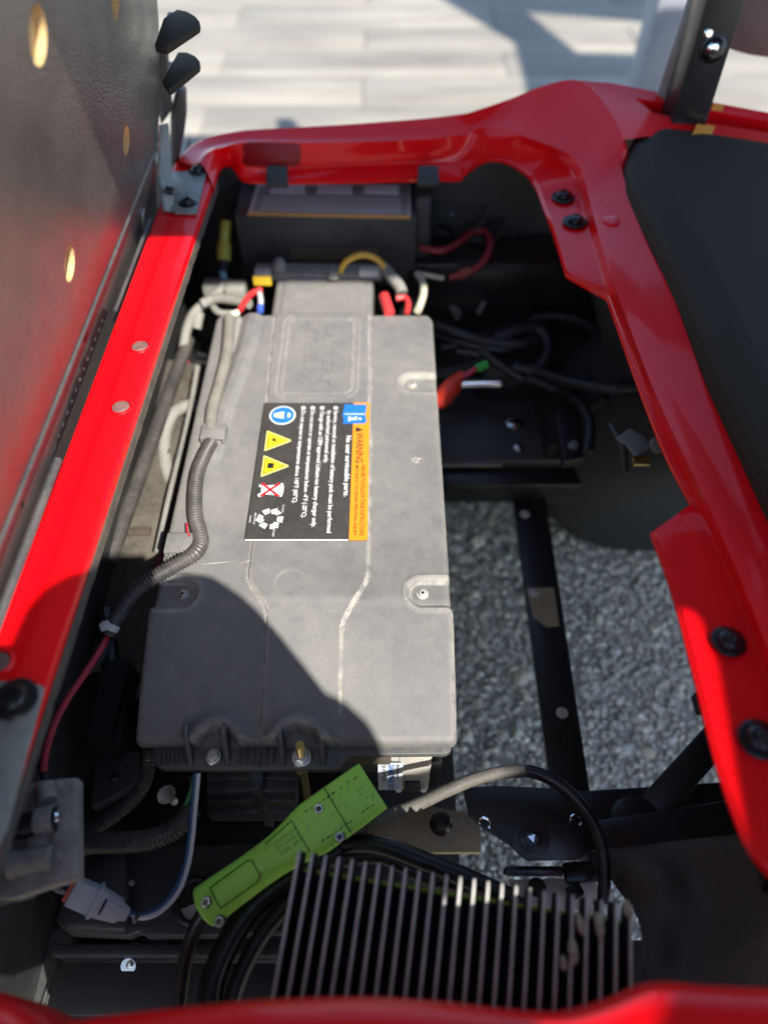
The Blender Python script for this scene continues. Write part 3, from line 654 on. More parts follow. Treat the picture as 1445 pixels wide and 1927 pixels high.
rows = [[V((p.x, p.y, min(p.z, .4556))) for p in rows[0]]]+rows+[[V((p.x, p.y+.0005, .462)) for p in rows[-1]]]
m = M(); m.grid(rows); lid = build('lid', m, LID, pack, sharp=80, flip=False)
# dust that settles in the mouldings and wear along their edges, from the curvature of the lid's own surface
at_ = lid.data.attributes.new('dirt', 'FLOAT', 'POINT'); po = pack.location; hh_ = .0022; vals = []
for q in lid.data.vertices:
    x, y = q.co.x+po.x, q.co.y+po.y
    z0 = lidz(x, y); lap = (lidz(x+hh_, y)+lidz(x-hh_, y)+lidz(x, y+hh_)+lidz(x, y-hh_)-4*z0)/hh_
    vals.append(max(0, min(1, abs(lap)*1.1-.16)) if q.co.z+po.z > .47 else .15)
at_.data.foreach_set('value', vals)
# narrower neck at the far end
NXa, NXb = -.186, -.018; rows = []
for y in frange(1.008, 1.125, .004):
    row = []
    for j in range(61):
        x = NXa+(NXb-NXa)*j/60; e = min(x-NXa, NXb-x, 1.125-y); z = .519+.0026*sstep(-.001, .002, min(x+.170, -.034-x)); r = .01
        if e < r: z -= r-math.sqrt(max(0, r*r-(r-max(e,0))**2))
        row.append(V((x, y, z)))
    rows.append([V((row[0].x, y, .44))]+row+[V((row[-1].x, y, .44))])
rows.append([V((p.x, p.y+.0005, .44)) for p in rows[-1]])
m = M(); m.grid(rows); build('lid_neck', m, LID, pack, sharp=80, flip=False)
# front flange with ribs
zf = .4552
def fl(u, v): p = at(u, v, zf); return (p.x, p.y)
out = [(290,1392),(290,1432),(296,1443),(310,1448),(628,1448),(640,1440),(648,1428),(664,1421),(838,1419),(848,1414),(850,1404),(850,1392)]
m = M(); m.prism([at(u, v, zf) for u, v in out]+[V((.07,.36,zf)), V((-.25,.36,zf))], (0,0,1), .010)
flange = build('front_flange', m, FLANGE, pack, bevel=.0022)
for u in [300+8.2*i for i in range(7)]+[452+12.5*i for i in range(6)]:
    a = at(u+2, 1404, zf+.0016); b = at(u, 1438, zf+.0016); m = M(); m.cyl(a, b, .0017, 8); build('grip_rib', m, FLANGE, flange)
for u in (362, 432, 536, 612):
    a = at(u, 1398, zf); b = at(u+2, 1444, zf); m = M(); m.prism([a+V((0,.012,.030)), a+V((0,0,.026)), b+V((0,.004,.004)), b+V((0,0,-.004)), a+V((0,.012,-.004))], (1,0,0), .006); build('web', m, FLANGE, flange, bevel=.0012)
def hexbolt(p, s, parent, mt, ax=(0,0,1), name='hex_bolt'):
    m = M(); ax = V(ax).normalized()
    m.lathe(p, ax, [(s*1.35,0),(s*1.35,s*.12),(s*1.2,s*.3),(s*.95,s*.34)], 28); b = build(name, m, mt, parent)
    m = M(); m.lathe(p, ax, [(s,s*.3),(s,s*.92),(s*.86,s*1.0)], 6); build('bolt_head', m, mt, b, bevel=s*.04, sharp=20)
    return b
hexbolt(at(402,1424,zf+.001), .0070, pack, ZINC, (0,-.1,1))
p = at(568,1425,zf+.001); hb = hexbolt(p, .0088, pack, ZINC, (.02,-.12,1))
m = M()
P_ = resample([p+V((0,0,.004)), p+V((.0006,.001,.034))], .00045); vs = []
m.tube(P_, .0044, 12, rib=.0018, amp=.0004, sub=1); build('threaded_stud', m, BRASS, pack)
m = M(); m.cyl(at(570,1446,.44), at(580,1510,.36), .0048, 12); m.lathe(at(568,1447,.446), (0,0,1), [(.0075,-.004),(.0075,.004)], 16); build('hold_down_rod', m, mat('old_brass', (.30,.25,.12), .4, .9), pack)
# screws of the lid
for x, y in ((.046,.476),(.042,.845),(-.2395,.475)):
    p = V((x, y, ZB-.0065)); m = M(); m.lathe(p, (0,0,1), [(.0072,0),(.0072,.0010),(.0052,.0012),(.0050,.0028),(.0040,.0040),(.0018,.0043),(.0016,.003)], 24); s_ = build('lid_screw', m, GALV if x > 0 else ZINC, pack)
    m = M(); m.lathe(p+V((0,0,.0036)), (0,0,1), [(.0017,0),(.0017,.0009)], 6); build('screw_socket', m, DARKBOLT, s_)
# casing and modules below the lid
m = M(); m.box((-.0985,.67,.36), (.335,.64,.20)); build('casing', m, BLACK, pack, bevel=.006)
# front of the casing: horizontal ridges
def frontface(name, u0, v0, u1, v1, y, th, mt, par=pack, bev=.002):
    a = aty(u0, v0, y); b = aty(u1, v1, y); m = M(); m.box(((a.x+b.x)/2, y+th/2, (a.z+b.z)/2), (abs(b.x-a.x), th, abs(a.z-b.z))); return build(name, m, mt, par, bevel=bev)
for v0, v1, y in ((1466,1484,.312),(1490,1500,.300),(1508,1520,.304),(1530,1546,.296)):
    frontface('casing_ridge', 388, v0, 560, v1, y, .04, BLACK)
frontface('casing_rib', 488, 1486, 500, 1560, .294, .03, BLACK)
m = M(); a = aty(464,1452,.306); b = aty(500,1484,.306); m.box((a+b)/2, (abs(b.x-a.x), .004, abs(a.z-b.z)), Matrix.Rotation(.15,3,'Y')); build('blue_tag', m, LENSM, pack, bevel=.001)
frontface('dust_seal', 655, 1422, 735, 1440, .306, .03, EDGE)
cell = frontface('cell_module', 735, 1420, 805, 1486, .318, .05, CASTALU, bev=.002)
frontface('module_step', 752, 1424, 806, 1462, .3165, .01, CASTALU, cell, .001)
frontface('module_side', 806, 1424, 824, 1480, .322, .05, STEEL, cell, .001)
for u in (750, 797):
    m = M(); m.lathe(aty(u,1483,.314), (0,-1,.3), [(.0045,0),(.004,.004)], 12); build('module_foot', m, WHITE, cell)
frontface('module_clip', 762, 1478, 790, 1492, .312, .01, BLACK, cell)
a = aty(711,1436,.3142); b = aty(756,1486,.3142); m = M(); m.box((a+b)/2, (abs(b.x-a.x), .0006, abs(a.z-b.z))); stk = build('spec_sticker', m, mat('sticker_white', (.55,.60,.66), .4), pack)

# --- text
def fit_text(body, name, mt, parent, org, right, upv, wd, ht, bold=0, depth=.0002, n=None):
    cu = bpy.data.curves.new(name, 'FONT'); cu.body = body; cu.offset = bold; cu.resolution_u = 2
    ob = bpy.data.objects.new(name, cu); COL.objects.link(ob)
    me = bpy.data.meshes.new_from_object(ob.evaluated_get(bpy.context.evaluated_depsgraph_get())); bpy.data.objects.remove(ob)
    xs = [q.co.x for q in me.vertices]; ysv = [q.co.y for q in me.vertices]
    x0, x1, y0_, y1_ = min(xs), max(xs), min(ysv), max(ysv)
    nn = V(right).cross(V(upv)).normalized()
    m = M(); fs_ = [list(q.vertices) for q in me.polygons]
    vs_ = [V(org)+V(right)*((q.co.x-x0)/(x1-x0)*wd)+V(upv)*((q.co.y-y0_)/(y1_-y0_)*ht)+nn*depth for q in me.vertices]
    nv = len(vs_)
    if depth > .0004:                             # raised lettering gets side walls
        base = [v_-nn*depth for v_ in vs_]
        cnt = {}
        for f in fs_:
            for a_, b_ in zip(f, f[1:]+f[:1]): cnt[(a_, b_)] = 1
        side = [(a_, b_, b_+nv, a_+nv) for (a_, b_) in cnt if (b_, a_) not in cnt]
        m.add(vs_+base, fs_+side)
    else: m.add(vs_, fs_)
    bpy.data.meshes.remove(me)
    return build(name, m, mt, parent, sharp=30, flip=depth > .0004)
LZ = ZB+.0040+.0012
label_o = V((-.1725, .7945, LZ)); AX = V((0,-1,0)); BX = V((1,0,0))
def lp(a, b, dz=0): return label_o+AX*(a/1000)+BX*(b/1000)+V((0,0,dz))
def lpoly(name, pts, mt, dz, parent):
    m = M(); m.prism([lp(a, b, dz) for a, b in pts], (0,0,1), .0002); return build(name, m, mt, parent)
m = M(); m.prism([lp(*q) for q in [(0,0),(245,0),(247,2),(247,150),(245,152),(2,152),(0,150)]], (0,0,1), .0010); label = build('warning_label', m, LABELBG, pack)
lpoly('label_border', [(245.6,0),(247.3,0),(247.3,128),(245.6,128)], WHITE, .0001, label)
lpoly('orange_band', [(0,129),(247,129),(247,150),(245,152),(2,152),(0,150)], ORANGE, .0003, label)
T = lambda s, a0, a1, b0, b1, mt, bold=.0, nm='label_text': fit_text(s, nm, mt, label, lp(a0, b0, .0004), AX, BX, (a1-a0)/1000, (b1-b0)/1000, bold)
T('WARNING', 61, 118, 134, 144, BLK, .012)
lpoly('alert_mark', [(50,133),(60,133),(55,144)], BLK, .0005, label)
T('FAILURE TO FOLLOW THESE INSTRUCTIONS', 122, 240, 142, 147.5, BLK, .008)
T('MAY RESULT IN SEVERE PERSONAL INJURY.', 122, 241, 133, 138.5, BLK, .008)
T('No user serviceable parts.', 67, 177, 118, 127, WHITE, .02)
for s, a1, b in (('Service, removal or installation of battery pack must be performed', 236, 100), ('by authorized personnel only.', 118, 90.5), ('Charge with an OEM approved Lithium-ion battery charger only.', 227, 80.5), ('Do not store or operate at temperatures below -4°F (-20°C).', 212, 67), ('Do not expose to temperatures above 140°F (60°C).', 188, 53.5)):
    T(s, 17, a1, b-1, b+7, WHITE, .016)
    if not s.startswith('by'):
        m = M(); m.lathe(lp(11, b+3.2, .0002), (0,0,1), [(.0032,0),(.0032,.0003)], 16); build('bullet', m, WHITE, label)
# booklet mark
ic = lpoly('booklet_icon', [(4,115),(4,128),(4,146),(8,148),(24,146),(40,148),(43,144),(43,113),(40,116),(24,113),(8,116)], BLUE, .0006, label)
lpoly('icon_fold', [(23.2,116),(24.6,116),(24.6,145),(23.2,145)], WHITE, .0008, ic)
lpoly('icon_letter', [(29,122),(38,122),(38,124.5),(35.5,124.5),(35.5,134),(29,134),(29,131.5),(31.5,131.5),(31.5,124.5),(29,124.5)], WHITE, .0008, ic)
m = M(); m.lathe(lp(33.5,138.5,.0006), (0,0,1), [(.0022,0),(.0022,.0003)], 12); build('icon_dot', m, WHITE, ic)
# goggles circle
m = M(); m.lathe(lp(26,28,.0001), (0,0,1), [(.0185,0),(.0185,.0003)], 40); c = build('eye_icon', m, WHITE, label)
m = M(); m.lathe(lp(26,28,.0004), (0,0,1), [(.0165,0),(.0165,.0002)], 40); build('icon_disc', m, BLUE, c)
m = M(); m.prism([lp(26+a, 28+b, .0008) for a, b in [(-3,-12),(3,-12),(6,-3),(7,4),(4,10),(0,12),(-4,10),(-7,4),(-6,-3)]], (0,0,1), .0002); build('icon_face', m, WHITE, c)
lpoly('icon_goggles', [(19.5,30),(32.5,30),(33,36),(27,35.5),(26,34),(25,35.5),(19,36)], BLUE, .0011, c)
for a in (76, 123):
    t_ = lpoly('hazard_icon', [(a-19,9),(a+19,9),(a+18.5,11),(a+1,44),(a-1,44),(a-18.5,11)], mat('pale_yellow', (.75,.70,.22), .45), .0002, label)
    lpoly('icon_yellow', [(a-16.5,10.5),(a+16.5,10.5),(a,41.5)], YEL, .0004, t_)
    lpoly('icon_border', [(a-14.5,11.8),(a+14.5,11.8),(a,39)], BLK, .0006, t_); lpoly('icon_field', [(a-12.6,13),(a+12.6,13),(a,36.5)], YEL, .0008, t_)
    if a == 76: lpoly('icon_symbol', [(a-8,19),(a+2,17.5),(a+1,20),(a+6,26),(a-1,22.5),(a-2,26),(a-3,21)], BLK, .001, t_)
    else: lpoly('icon_symbol', [(a-5,16),(a+5,16),(a+5,24),(a+3,24),(a+3,26),(a+1,26),(a+1,24),(a-1,24),(a-1,26),(a-3,26),(a-3,24),(a-5,24)], BLK, .001, t_)
# crossed-out bin
bn = lpoly('bin_icon', [(a_, b_) for a_, b_ in [(158,12),(172,12),(174,36),(156,36)]], WHITE, .0002, label)
lpoly('bin_lid', [(153,37),(177,37),(176,39.5),(170,41),(160,41),(154,39.5)], WHITE, .0002, bn); lpoly('bin_base', [(156,8.5),(160,8.5),(160,11),(156,11)], WHITE, .0002, bn)
m = M(); m.lathe(lp(174,11,.0001), (0,0,1), [(.0028,0),(.0028,.0003)], 14); build('bin_wheel', m, WHITE, bn)
lpoly('bin_cross', [(153,13.5),(155.5,11),(177,34),(174.5,36.5)], PRED, .0005, bn); lpoly('bin_cross', [(174.5,11),(177,13.5),(155.5,36.5),(153,34)], PRED, .0007, bn)
# recycling arrows
for k in range(6):
    an = R(k*60+8)
    def rr(rad, da): return (213+rad*math.cos(an+R(da)), 28+rad*math.sin(an+R(da)))
    pl = [rr(9.5,0),rr(17,0),rr(17,34),rr(9.5,40)] if k % 2 else [rr(9.5,-2),rr(16.5,-4),rr(17,28),rr(19.5,26),rr(13.5,54),rr(7,34),rr(9.5,32)]
    lpoly('recycle_arrow', pl, WHITE, .0002, label)
T('RECYCLE', 204, 222, 7.5, 10, WHITE, .0); T('RETURN', 228, 241, 33, 36, WHITE); T('Li-ion', 191, 203, 42, 45, WHITE); T('1082938', 208, 219, 2, 4, WHITE)
# raised lettering moulded in the lid (read from the right-hand side)
fit_text('LITHIUM', 'moulded_word', LID, pack, V((-.122,.985,ZB+.0038)), AX, BX, .15, .020, .0, .0016)
fit_text('BATTERY', 'moulded_word', LID, pack, V((-.092,.975,ZB+.0038)), AX, BX, .145, .016, .0, .0016)
for k, (s, wd) in enumerate((('21700', .6), ('SAMSUNG SDI', .9), ('ELPM482', .5))):
    ln = (a-b).z if False else None
    A_ = aty(711,1436,.3139); B_ = aty(756,1486,.3139); hgt = A_.z-B_.z; wdt = B_.x-A_.x
    fit_text(s, 'sticker_text', BLUE if k == 1 else BLK, stk, V((A_.x+wdt*(.18, .42, .74)[k], .3138, A_.z-hgt*.06)), V((0,0,-1)), V((1,0,0)), hgt*wd, wdt*(.12, .24, .10)[k], .01, .0003)
# harness clips moulded on the lid and the scratch marks
for (u, v, w_, h_) in ((402,812,.034,.030),(338,1022,.034,.030)):
    p = at(u, v, ZB+.012); m = M(); m.box(p, (w_, h_, .004)); m.box(p+V((w_/2-.002,0,-.006)), (.004, h_, .012)); m.box(p+V((-w_/2+.002,0,-.006)), (.004, h_, .012))
    build('harness_clip', m, LID, pack, bevel=.0015)
SCR = mat('scratch', (.42,.40,.36), .7)
m = M()
for u0, v0, u1, v1 in ((370,1063,442,1056),(446,1062,500,1048),(772,862,790,872),(775,870,782,860),(784,860,783,874),(778,866,794,862)):
    a = at(u0,v0,0); 
    A_ = at(u0, v0, ZB+.0005); B_ = at(u1, v1, ZB+.0005)
    if u0 < 600: A_.z = lidz(A_.x, A_.y)+.0003; B_.z = lidz(B_.x, B_.y)+.0003
    wd_ = .0007 if u0 < 600 else .0022; t_ = (B_-A_).normalized(); s_ = V((-t_.y, t_.x, 0))*wd_
    m = M(); m.add([A_, A_.lerp(B_,.5)+s_, B_, A_.lerp(B_,.5)-s_], [(0,1,2,3)]); build('scratch', m, SCR, pack)

# ================================================================== wiring
def cable(name, label, cat, pts, r, mt, n=12, group=None, **kw):
    P_ = [at(*p) if len(p) == 3 else V(p) for p in pts]
    m = M(); m.tube(P_, r, n, **kw); o = build(name, m, mt, None, loc=P_[0], sharp=50); return tag(o, label, cat, group)
con = thing('harness_conduit', 'ribbed black wire conduit clipped along the left edge of the battery lid', 'conduit', at(365,950,ZB+.01))
zc = ZB+.0095
m = M(); m.tube([at(*p) for p in [(398,832,zc),(384,858,zc),(372,890,zc),(367,930,zc),(368,970,zc+.001),(376,1002,zc+.001),(378,1022,zc+.002),(366,1042,zc+.004),(340,1058,zc+.005),(312,1074,zc+.004),(282,1092,zc),(252,1118,zc-.008),(228,1148,zc-.016),(212,1175,zc-.022),(204,1198,zc-.027)]], .0088, 14, rib=.0044, amp=.0011); build('ribbed_tube', m, LOOM, con, sharp=70)
m = M(); m.tube([at(*p) for p in [(432,596,zc+.001),(428,660,zc+.001),(414,720,zc),(400,770,zc-.001),(396,815,zc-.001)]], .0078, 12, rib=.0046, amp=.0010); build('dusty_sleeve', m, dusty('sleeve_dust', (.05,.048,.045), (.27,.25,.21), .2, .8, .6, 300, .2, 25), con, sharp=70)
m = M(); p = at(207,1180,zc-.022); dr = (at(200,1200,zc-.027)-at(220,1160,zc-.018)).normalized(); m.lathe(p, dr, [(.0105,-.004),(.0112,-.003),(.0112,.003),(.0105,.004)], 24); tie = build('zip_tie', m, TIE, con)
m = M(); m.box(at(198,1178,zc-.012), (.012,.010,.007), Matrix.Rotation(.5,3,'Z')); build('tie_head', m, TIE, tie, bevel=.002)
m = M(); m.tube([at(*p) for p in [(202,1198,zc-.027),(188,1225,.51),(160,1268,.515),(128,1315,.52),(104,1360,.52),(88,1410,.515),(82,1452,.51)]], .0038, 10); build('red_wire', m, WRED, con)
m = M(); m.tube([at(*p) for p in [(208,1200,zc-.03),(196,1230,.50),(176,1258,.50),(140,1285,.505),(105,1325,.51),(82,1385,.51),(74,1425,.51),(86,1468,.505)]], .0036, 10); build('black_wire', m, WBLK, con)
m = M(); m.tube([at(*p) for p in [(352,985,zc+.002),(353,1000,zc+.003),(358,1010,zc+.004)]], .0015, 8); build('red_strand', m, WRED, con)
# --- dusty fuse block
FB = .545
fuse = thing('fuse_block', 'dusty grey fuse block with two moulded barrels below the near rail', 'fuse block', at(90,1570,.50))
m = M(); m.prism([at(u, v, FB) for u, v in [(20,1490),(78,1468),(146,1463),(147,1652),(100,1665),(25,1690),(-40,1690)]], (.0,-.1,1), .018); build('block_body', m, FUSE, fuse, bevel=.0015)
m = M(); m.prism([at(u, v, FB+.0014) for u, v in [(102,1466.5),(146,1463.5),(146.5,1653),(102,1664)]], (0,-.1,1), .001); build('cover_plate', m, FUSE, fuse, bevel=.0006)
def barrel(pts, r, mt, nm='barrel'):
    m = M(); m.tube([at(*p) for p in pts], r, 16, sub=1); return build(nm, m, mt, fuse, bevel=0)
b1 = barrel([(20,1560,FB+.003),(108,1540,FB+.004)], .0115, WBLK); m = M(); m.lathe(at(109,1540,FB+.009), (1,.2,.3), [(.0055,0),(.006,.001),(.004,.003),(.001,.0035)], 14); build('barrel_screw', m, CHROME, b1)
barrel([(72,1548,FB+.004),(104,1541,FB+.005)], .0128, FUSE, 'barrel_cap')
barrel([(36,1625,FB+.002),(98,1613,FB+.003)], .0105, FUSE); barrel([(18,1630,FB+.002),(34,1626,FB+.002)], .012, FUSE, 'barrel_collar')
barrel([(84,1478,FB+.001),(90,1508,FB+.001)], .0095, FUSE, 'wire_boss')
m = M(); m.prism([at(u, v, FB+.006) for u, v in [(46,1575),(84,1566),(88,1590),(50,1604)]], (0,-.1,1), .008); build('fuse_cap', m, GREYLOOM, fuse, bevel=.003)
m = M()
for u, v in ((110,1478),(110,1508),(106,1530),(108,1575),(110,1610),(110,1648),(139,1480)): m.lathe(at(u, v, FB+.001), (0,-.1,1), [(.0045,0),(.0045,.001),(.003,.0016)], 14)
build('rivet', m, FUSE, fuse)
for u, v in ((124,1536),(126,1578)):
    m = M(); m.prism([at(u-14, v-9, FB+.0028), at(u+12, v, FB+.0028), at(u-14, v+9, FB+.0028)], (0,-.1,1), .0015); build('moulded_rib', m, FUSE, fuse, bevel=.0006)
m = M(); m.prism([at(u, v, FB-.004) for u, v in [(-40,1600),(38,1588),(40,1680),(-40,1700)]], (0,-.1,1), .04); build('side_housing', m, BLACK, fuse, bevel=.003)
# --- ribbed looms into the fuse block
cable('ribbed_loom', 'thick ribbed black loom running into the right side of the dusty fuse block', 'loom', [(140,1592,.42),(180,1586,.42),(230,1585,.42),(280,1580,.42),(320,1566,.42),(345,1545,.42),(362,1520,.42)], .0105, LOOM, 14, group='ribbed looms at the fuse block', rib=.0042, amp=.0011)
cable('ribbed_loom', 'thinner ribbed loom curving up behind the thick loom toward the battery corner', 'loom', [(130,1590,.40),(170,1565,.40),(215,1535,.40),(255,1500,.40),(275,1465,.40),(282,1420,.40),(285,1390,.38)], .0078, LOOM, 12, group='ribbed looms at the fuse block', rib=.0038, amp=.0009)
# --- grey connector and its wires
plug = thing('wire_connector', 'grey plastic wire plug with a red seal hanging below the fuse block', 'connector', at(180,1695,.44))
pa, pb = at(128,1672,.45), at(250,1725,.42); ax_ = (pb-pa).normalized(); sd_ = ax_.cross(V((0,-.3,1))).normalized(); up_ = sd_.cross(ax_)
def seg(a0, a1, w0, h0, nm, mt, w1=None, h1=None, off=0):
    w1 = w1 or w0; h1 = h1 or h0; a = pa.lerp(pb, a0)+up_*off; b = pa.lerp(pb, a1)+up_*off
    m = M(); vs = [p+sd_*x*ww/2+up_*y*hh/2 for p, ww, hh in ((a,w0,h0),(b,w1,h1)) for x, y in ((-1,-1),(1,-1),(1,1),(-1,1))]
    m.add(vs, [(0,1,2,3),(7,6,5,4),(0,4,5,1),(1,5,6,2),(2,6,7,3),(3,7,4,0)]); return build(nm, m, mt, plug, bevel=.0012)
seg(.06,.42,.025,.024,'plug_shell',GREYPLUG); seg(.0,.06,.020,.019,'plug_seal',mat('seal_red',(.60,.10,.06),.5)); seg(.40,.46,.030,.028,'plug_collar',GREYPLUG); seg(.45,.80,.026,.022,'socket_shell',GREYPLUG,.020,.018); seg(.56,.83,.014,.004,'latch_tab',GREYPLUG,off=.012); seg(.80,.93,.015,.014,'socket_tail',GREYPLUG,.011,.010)
seg(.53,.555,.016,.003,'latch_slot',DARKBOLT,off=.0122)
for k, mt_ in ((-.004,WBLUE),(.003,WGREY)):
    m = M(); m.tube([pa+sd_*k+up_*.003, pa-ax_*.012+sd_*k*1.3, pa-ax_*.022+sd_*k*1.5-V((.0,-.01,.01))], .0026, 8); build('pigtail', m, mat('bright_blue',(.02,.22,.60),.4) if k < 0 else mt_, plug)
m = M(); m.lathe(pb.lerp(at(272,1722,.42),.35), ax_, [(.0065,-.002),(.0065,.002)], 16); build('tie_band', m, WBLK, plug)
wp = [(248,1722,.42),(275,1723,.42),(305,1708,.42),(335,1672,.42),(352,1625,.42),(360,1575,.425),(364,1530,.43),(368,1490,.44),(371,1455,.45)]
for k, (mt_, dx, lab) in enumerate(((WWHITE, 3, 'white wire of the pair looping from the grey connector up to the battery flange'), (WBLUE, -3, 'dark blue wire of the pair looping from the grey connector up to the battery flange'))):
    cable('signal_wire', lab, 'wire', [(u+dx, v+dx*.9*(1 if i < 4 else 0), z) for i, (u, v, z) in enumerate(wp)], .0026, mt_, 8, group='wires from the grey connector')
cable('signal_wire', 'short green and white wire branching off beside the battery flange into the loom', 'wire', [(366,1462,.44),(362,1485,.435),(354,1505,.43),(348,1522,.425),(343,1540,.42)], .0028, WGREEN, 8, group='wires from the grey connector')
m = M(); m.box((.275, .03, .27), (.30, .24, .012)); build('floor_pan', m, BLACK, cart, bevel=.002)
# --- green charger plug
GZ = .455
gp = thing('charger_plug', 'green plastic charger plug handle lying above the black tray', 'plug', at(550,1600,.42))
ga, gb = at(378,1712,GZ-.02), at(699,1481,GZ+.015); gx = (gb-ga).normalized(); gs = gx.cross(V((0,-.25,1))).normalized(); gu = gs.cross(gx)
glen = (gb-ga).length
prof = [(0,.012,.010),(.012,.0185,.0135),(.03,.0205,.0145),(.10,.0205,.0150),(.28,.0195,.0155),(.42,.0200,.0158),(.52,.0225,.016),(.62,.0265,.016),(.70,.0275,.016),(.985,.0270,.0155),(1,.0255,.0145)]
m = M(); rows = []
for s, hw, hh in [(p.x, p.y, p.z) for p in smooth([V(q) for q in prof], 3)]:
    c = ga+gx*(glen*s); row = []
    ex = .9 if s < .3 else .9-.55*sstep(.3, .7, s)
    for k in range(28):
        an = 2*math.pi*k/28; cx_, sx_ = math.cos(an), math.sin(an)
        row.append(c+gs*(hw*math.copysign(abs(cx_)**ex, cx_))+gu*(hh*math.copysign(abs(sx_)**ex, sx_)))
    rows.append(row+[row[0]])
m.grid(rows); m.add(rows[0][:-1], [list(range(28))]); m.add(rows[-1][:-1], [list(range(28))]); gbody = build('plug_body', m, GREEN, gp, sharp=40)
def gpt(s, t, h): return ga+gx*(glen*s)+gs*t+gu*h
m = M()
def groove(pts, hgt=.0163, wd=.0005):
    for (s0_, t0), (s1_, t1) in zip(pts, pts[1:]):
        a = gpt(s0_, t0, hgt); b = gpt(s1_, t1, hgt); d_ = (b-a).normalized(); n_ = d_.cross(gu)*wd; m.add([a-n_, b-n_, b+n_, a+n_], [(0,1,2,3)])
groove([(.80,-.0262),(.80,.0262)]); groove([(.585,-.018),(.585,.018)]); groove([(.585,-.018),(.42,-.014)]); 
for k in range(12):
    s0_ = .66+.026*k
    for t in (-.0165,.0165):
        if random.random() < .8: groove([(s0_, t+random.uniform(-.001,.001)), (s0_+random.uniform(.006,.022), t+random.uniform(-.001,.001))], .0163, random.uniform(.0003,.0009))
build('plug_groove', m, GREENLINE, gbody, flip=False)
m = M(); fr = [(.10,-.011),(.31,-.0115),(.33,-.009),(.33,.009),(.31,.0115),(.10,.011),(.10,-.011)]
for (s0_, t0), (s1_, t1) in zip(fr, fr[1:]):
    P3 = [gpt(s0_+(s1_-s0_)*q/4, t0+(t1-t0)*q/4, .0157-.0016*abs((t0+(t1-t0)*q/4)/.0115)**2*.9+.0001) for q in range(5)]
    m.tube(P3, .00055, 6, sub=1)
build('panel_outline', m, GREENLINE, gbody)
for k, (s_, hh_, b_) in enumerate((('50A 48V', .0042, .0045), ('DC ONLY', .0042, -.0015), ('CHARGER', .0034, -.0075))):
    fit_text(s_, 'moulded_text', mat('green_dark', (.11,.30,.025), .5) if k == 0 else bpy.data.materials['green_dark'], gbody, gpt(.46, b_, .0160), gx, -gs if gs.dot(V((0,1,0))) < 0 else gs, .026, hh_, .0, .0003)
SCUFF = mat('plug_scuff', (.10,.20,.04), .6); m = M()
for k in range(70):
    s0_ = random.uniform(.05,.97); hw_ = .0125 if s0_ < .5 else .019; t = random.uniform(-hw_, hw_); a_ = random.uniform(-1.2,1.2); ln_ = random.uniform(.001,.006); hh0 = .0157-.0042*abs(t/.0205)**2.2 if s0_ < .45 else .0161
    if s0_ < .60: continue
    A_ = gpt(s0_, t, hh0+.0002); d_ = (gx*math.cos(a_)+gs*math.sin(a_)); n_ = d_.cross(gu)*random.uniform(.00015,.0004); m.add([A_, A_+d_*ln_*.5+n_, A_+d_*ln_, A_+d_*ln_*.5-n_], [(0,1,2,3)])
sc_o = build('scuff_marks', m, SCUFF, gbody, flip=False); sc_o['kind'] = 'stuff'
def gnut(u, v):
    p = onplane(u, v, gpt(.5,0,.0165), gu); m = M(); m.lathe(p-gu*.002, gu, [(.0052,0),(.0052,.0042),(.0046,.0048)], 6); nb = build('plug_nut', m, NUTM, gp, sharp=20)
    m = M(); m.lathe(p-gu*.002, gu, [(.0030,.0048),(.0028,.0062),(.0012,.0062)], 12); build('nut_core', m, DARKBOLT, nb)
    m = M(); m.lathe(p-gu*.004, gu, [(.0062,0),(.0062,.0026)], 6); build('nut_recess', m, GREENLINE, nb)
NUTM = mat('dull_zinc', (.34,.35,.35), .38, .9)
for u, v in ((600,1522),(639,1575),(388,1698),(413,1734)): gnut(u, v)
m = M(); m.tube([gpt(.03,.002,-.002), at(372,1738,.42), at(358,1775,.41), at(346,1830,.40), at(338,1900,.39)], .0075, 12); build('plug_cord', m, RUBBER, gp)
# --- big black cables
BC = 'thick black cables round the compartment'
pc = cable('power_cable', 'thick black cable arching from the green plug over the steel mounting plate', 'cable', [(640,1568,.42),(720,1540,.43),(790,1512,.44),(840,1488,.45),(900,1464,.455),(960,1452,.455),(1010,1455,.455),(1060,1482,.455),(1100,1525,.45),(1126,1575,.44),(1136,1630,.43),(1135,1700,.42)], .0068, RUBBER, 14, group=BC)
pc.data.materials.append(dusty('sunlit_dusty_cable', (.04,.038,.035), (.20,.185,.16), .0, .7, .6, 300, .2, 40))  # sunlight on the left half put into a paler, dusty colour
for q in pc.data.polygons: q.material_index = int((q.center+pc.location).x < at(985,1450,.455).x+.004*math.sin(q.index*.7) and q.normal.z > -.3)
cable('power_cable', 'black cable sweeping down left of the heat sink, nearest the plug', 'cable', [(640,1600,.41),(580,1635,.41),(520,1670,.41),(465,1720,.41),(425,1785,.41),(400,1850,.41),(392,1920,.41)], .0125, RUBBER, 14, group=BC)
cable('power_cable', 'black cable sweeping down right against the heat sink side', 'cable', [(600,1660,.41),(545,1700,.41),(500,1750,.41),(462,1815,.41),(438,1880,.41),(430,1930,.41)], .0085, RUBBER, 12, group=BC)
cable('power_cable', 'black cable crossing behind the heat sink fins below the plug', 'cable', [(600,1612,.40),(660,1590,.41),(720,1592,.42),(800,1622,.42),(870,1650,.42),(960,1690,.42)], .0105, RUBBER, 12, group=BC)
cable('power_cable', 'second black cable crossing behind the heat sink fins', 'cable', [(640,1618,.40),(720,1612,.41),(800,1650,.41),(900,1672,.41),(990,1712,.41)], .0095, RUBBER, 12, group=BC)
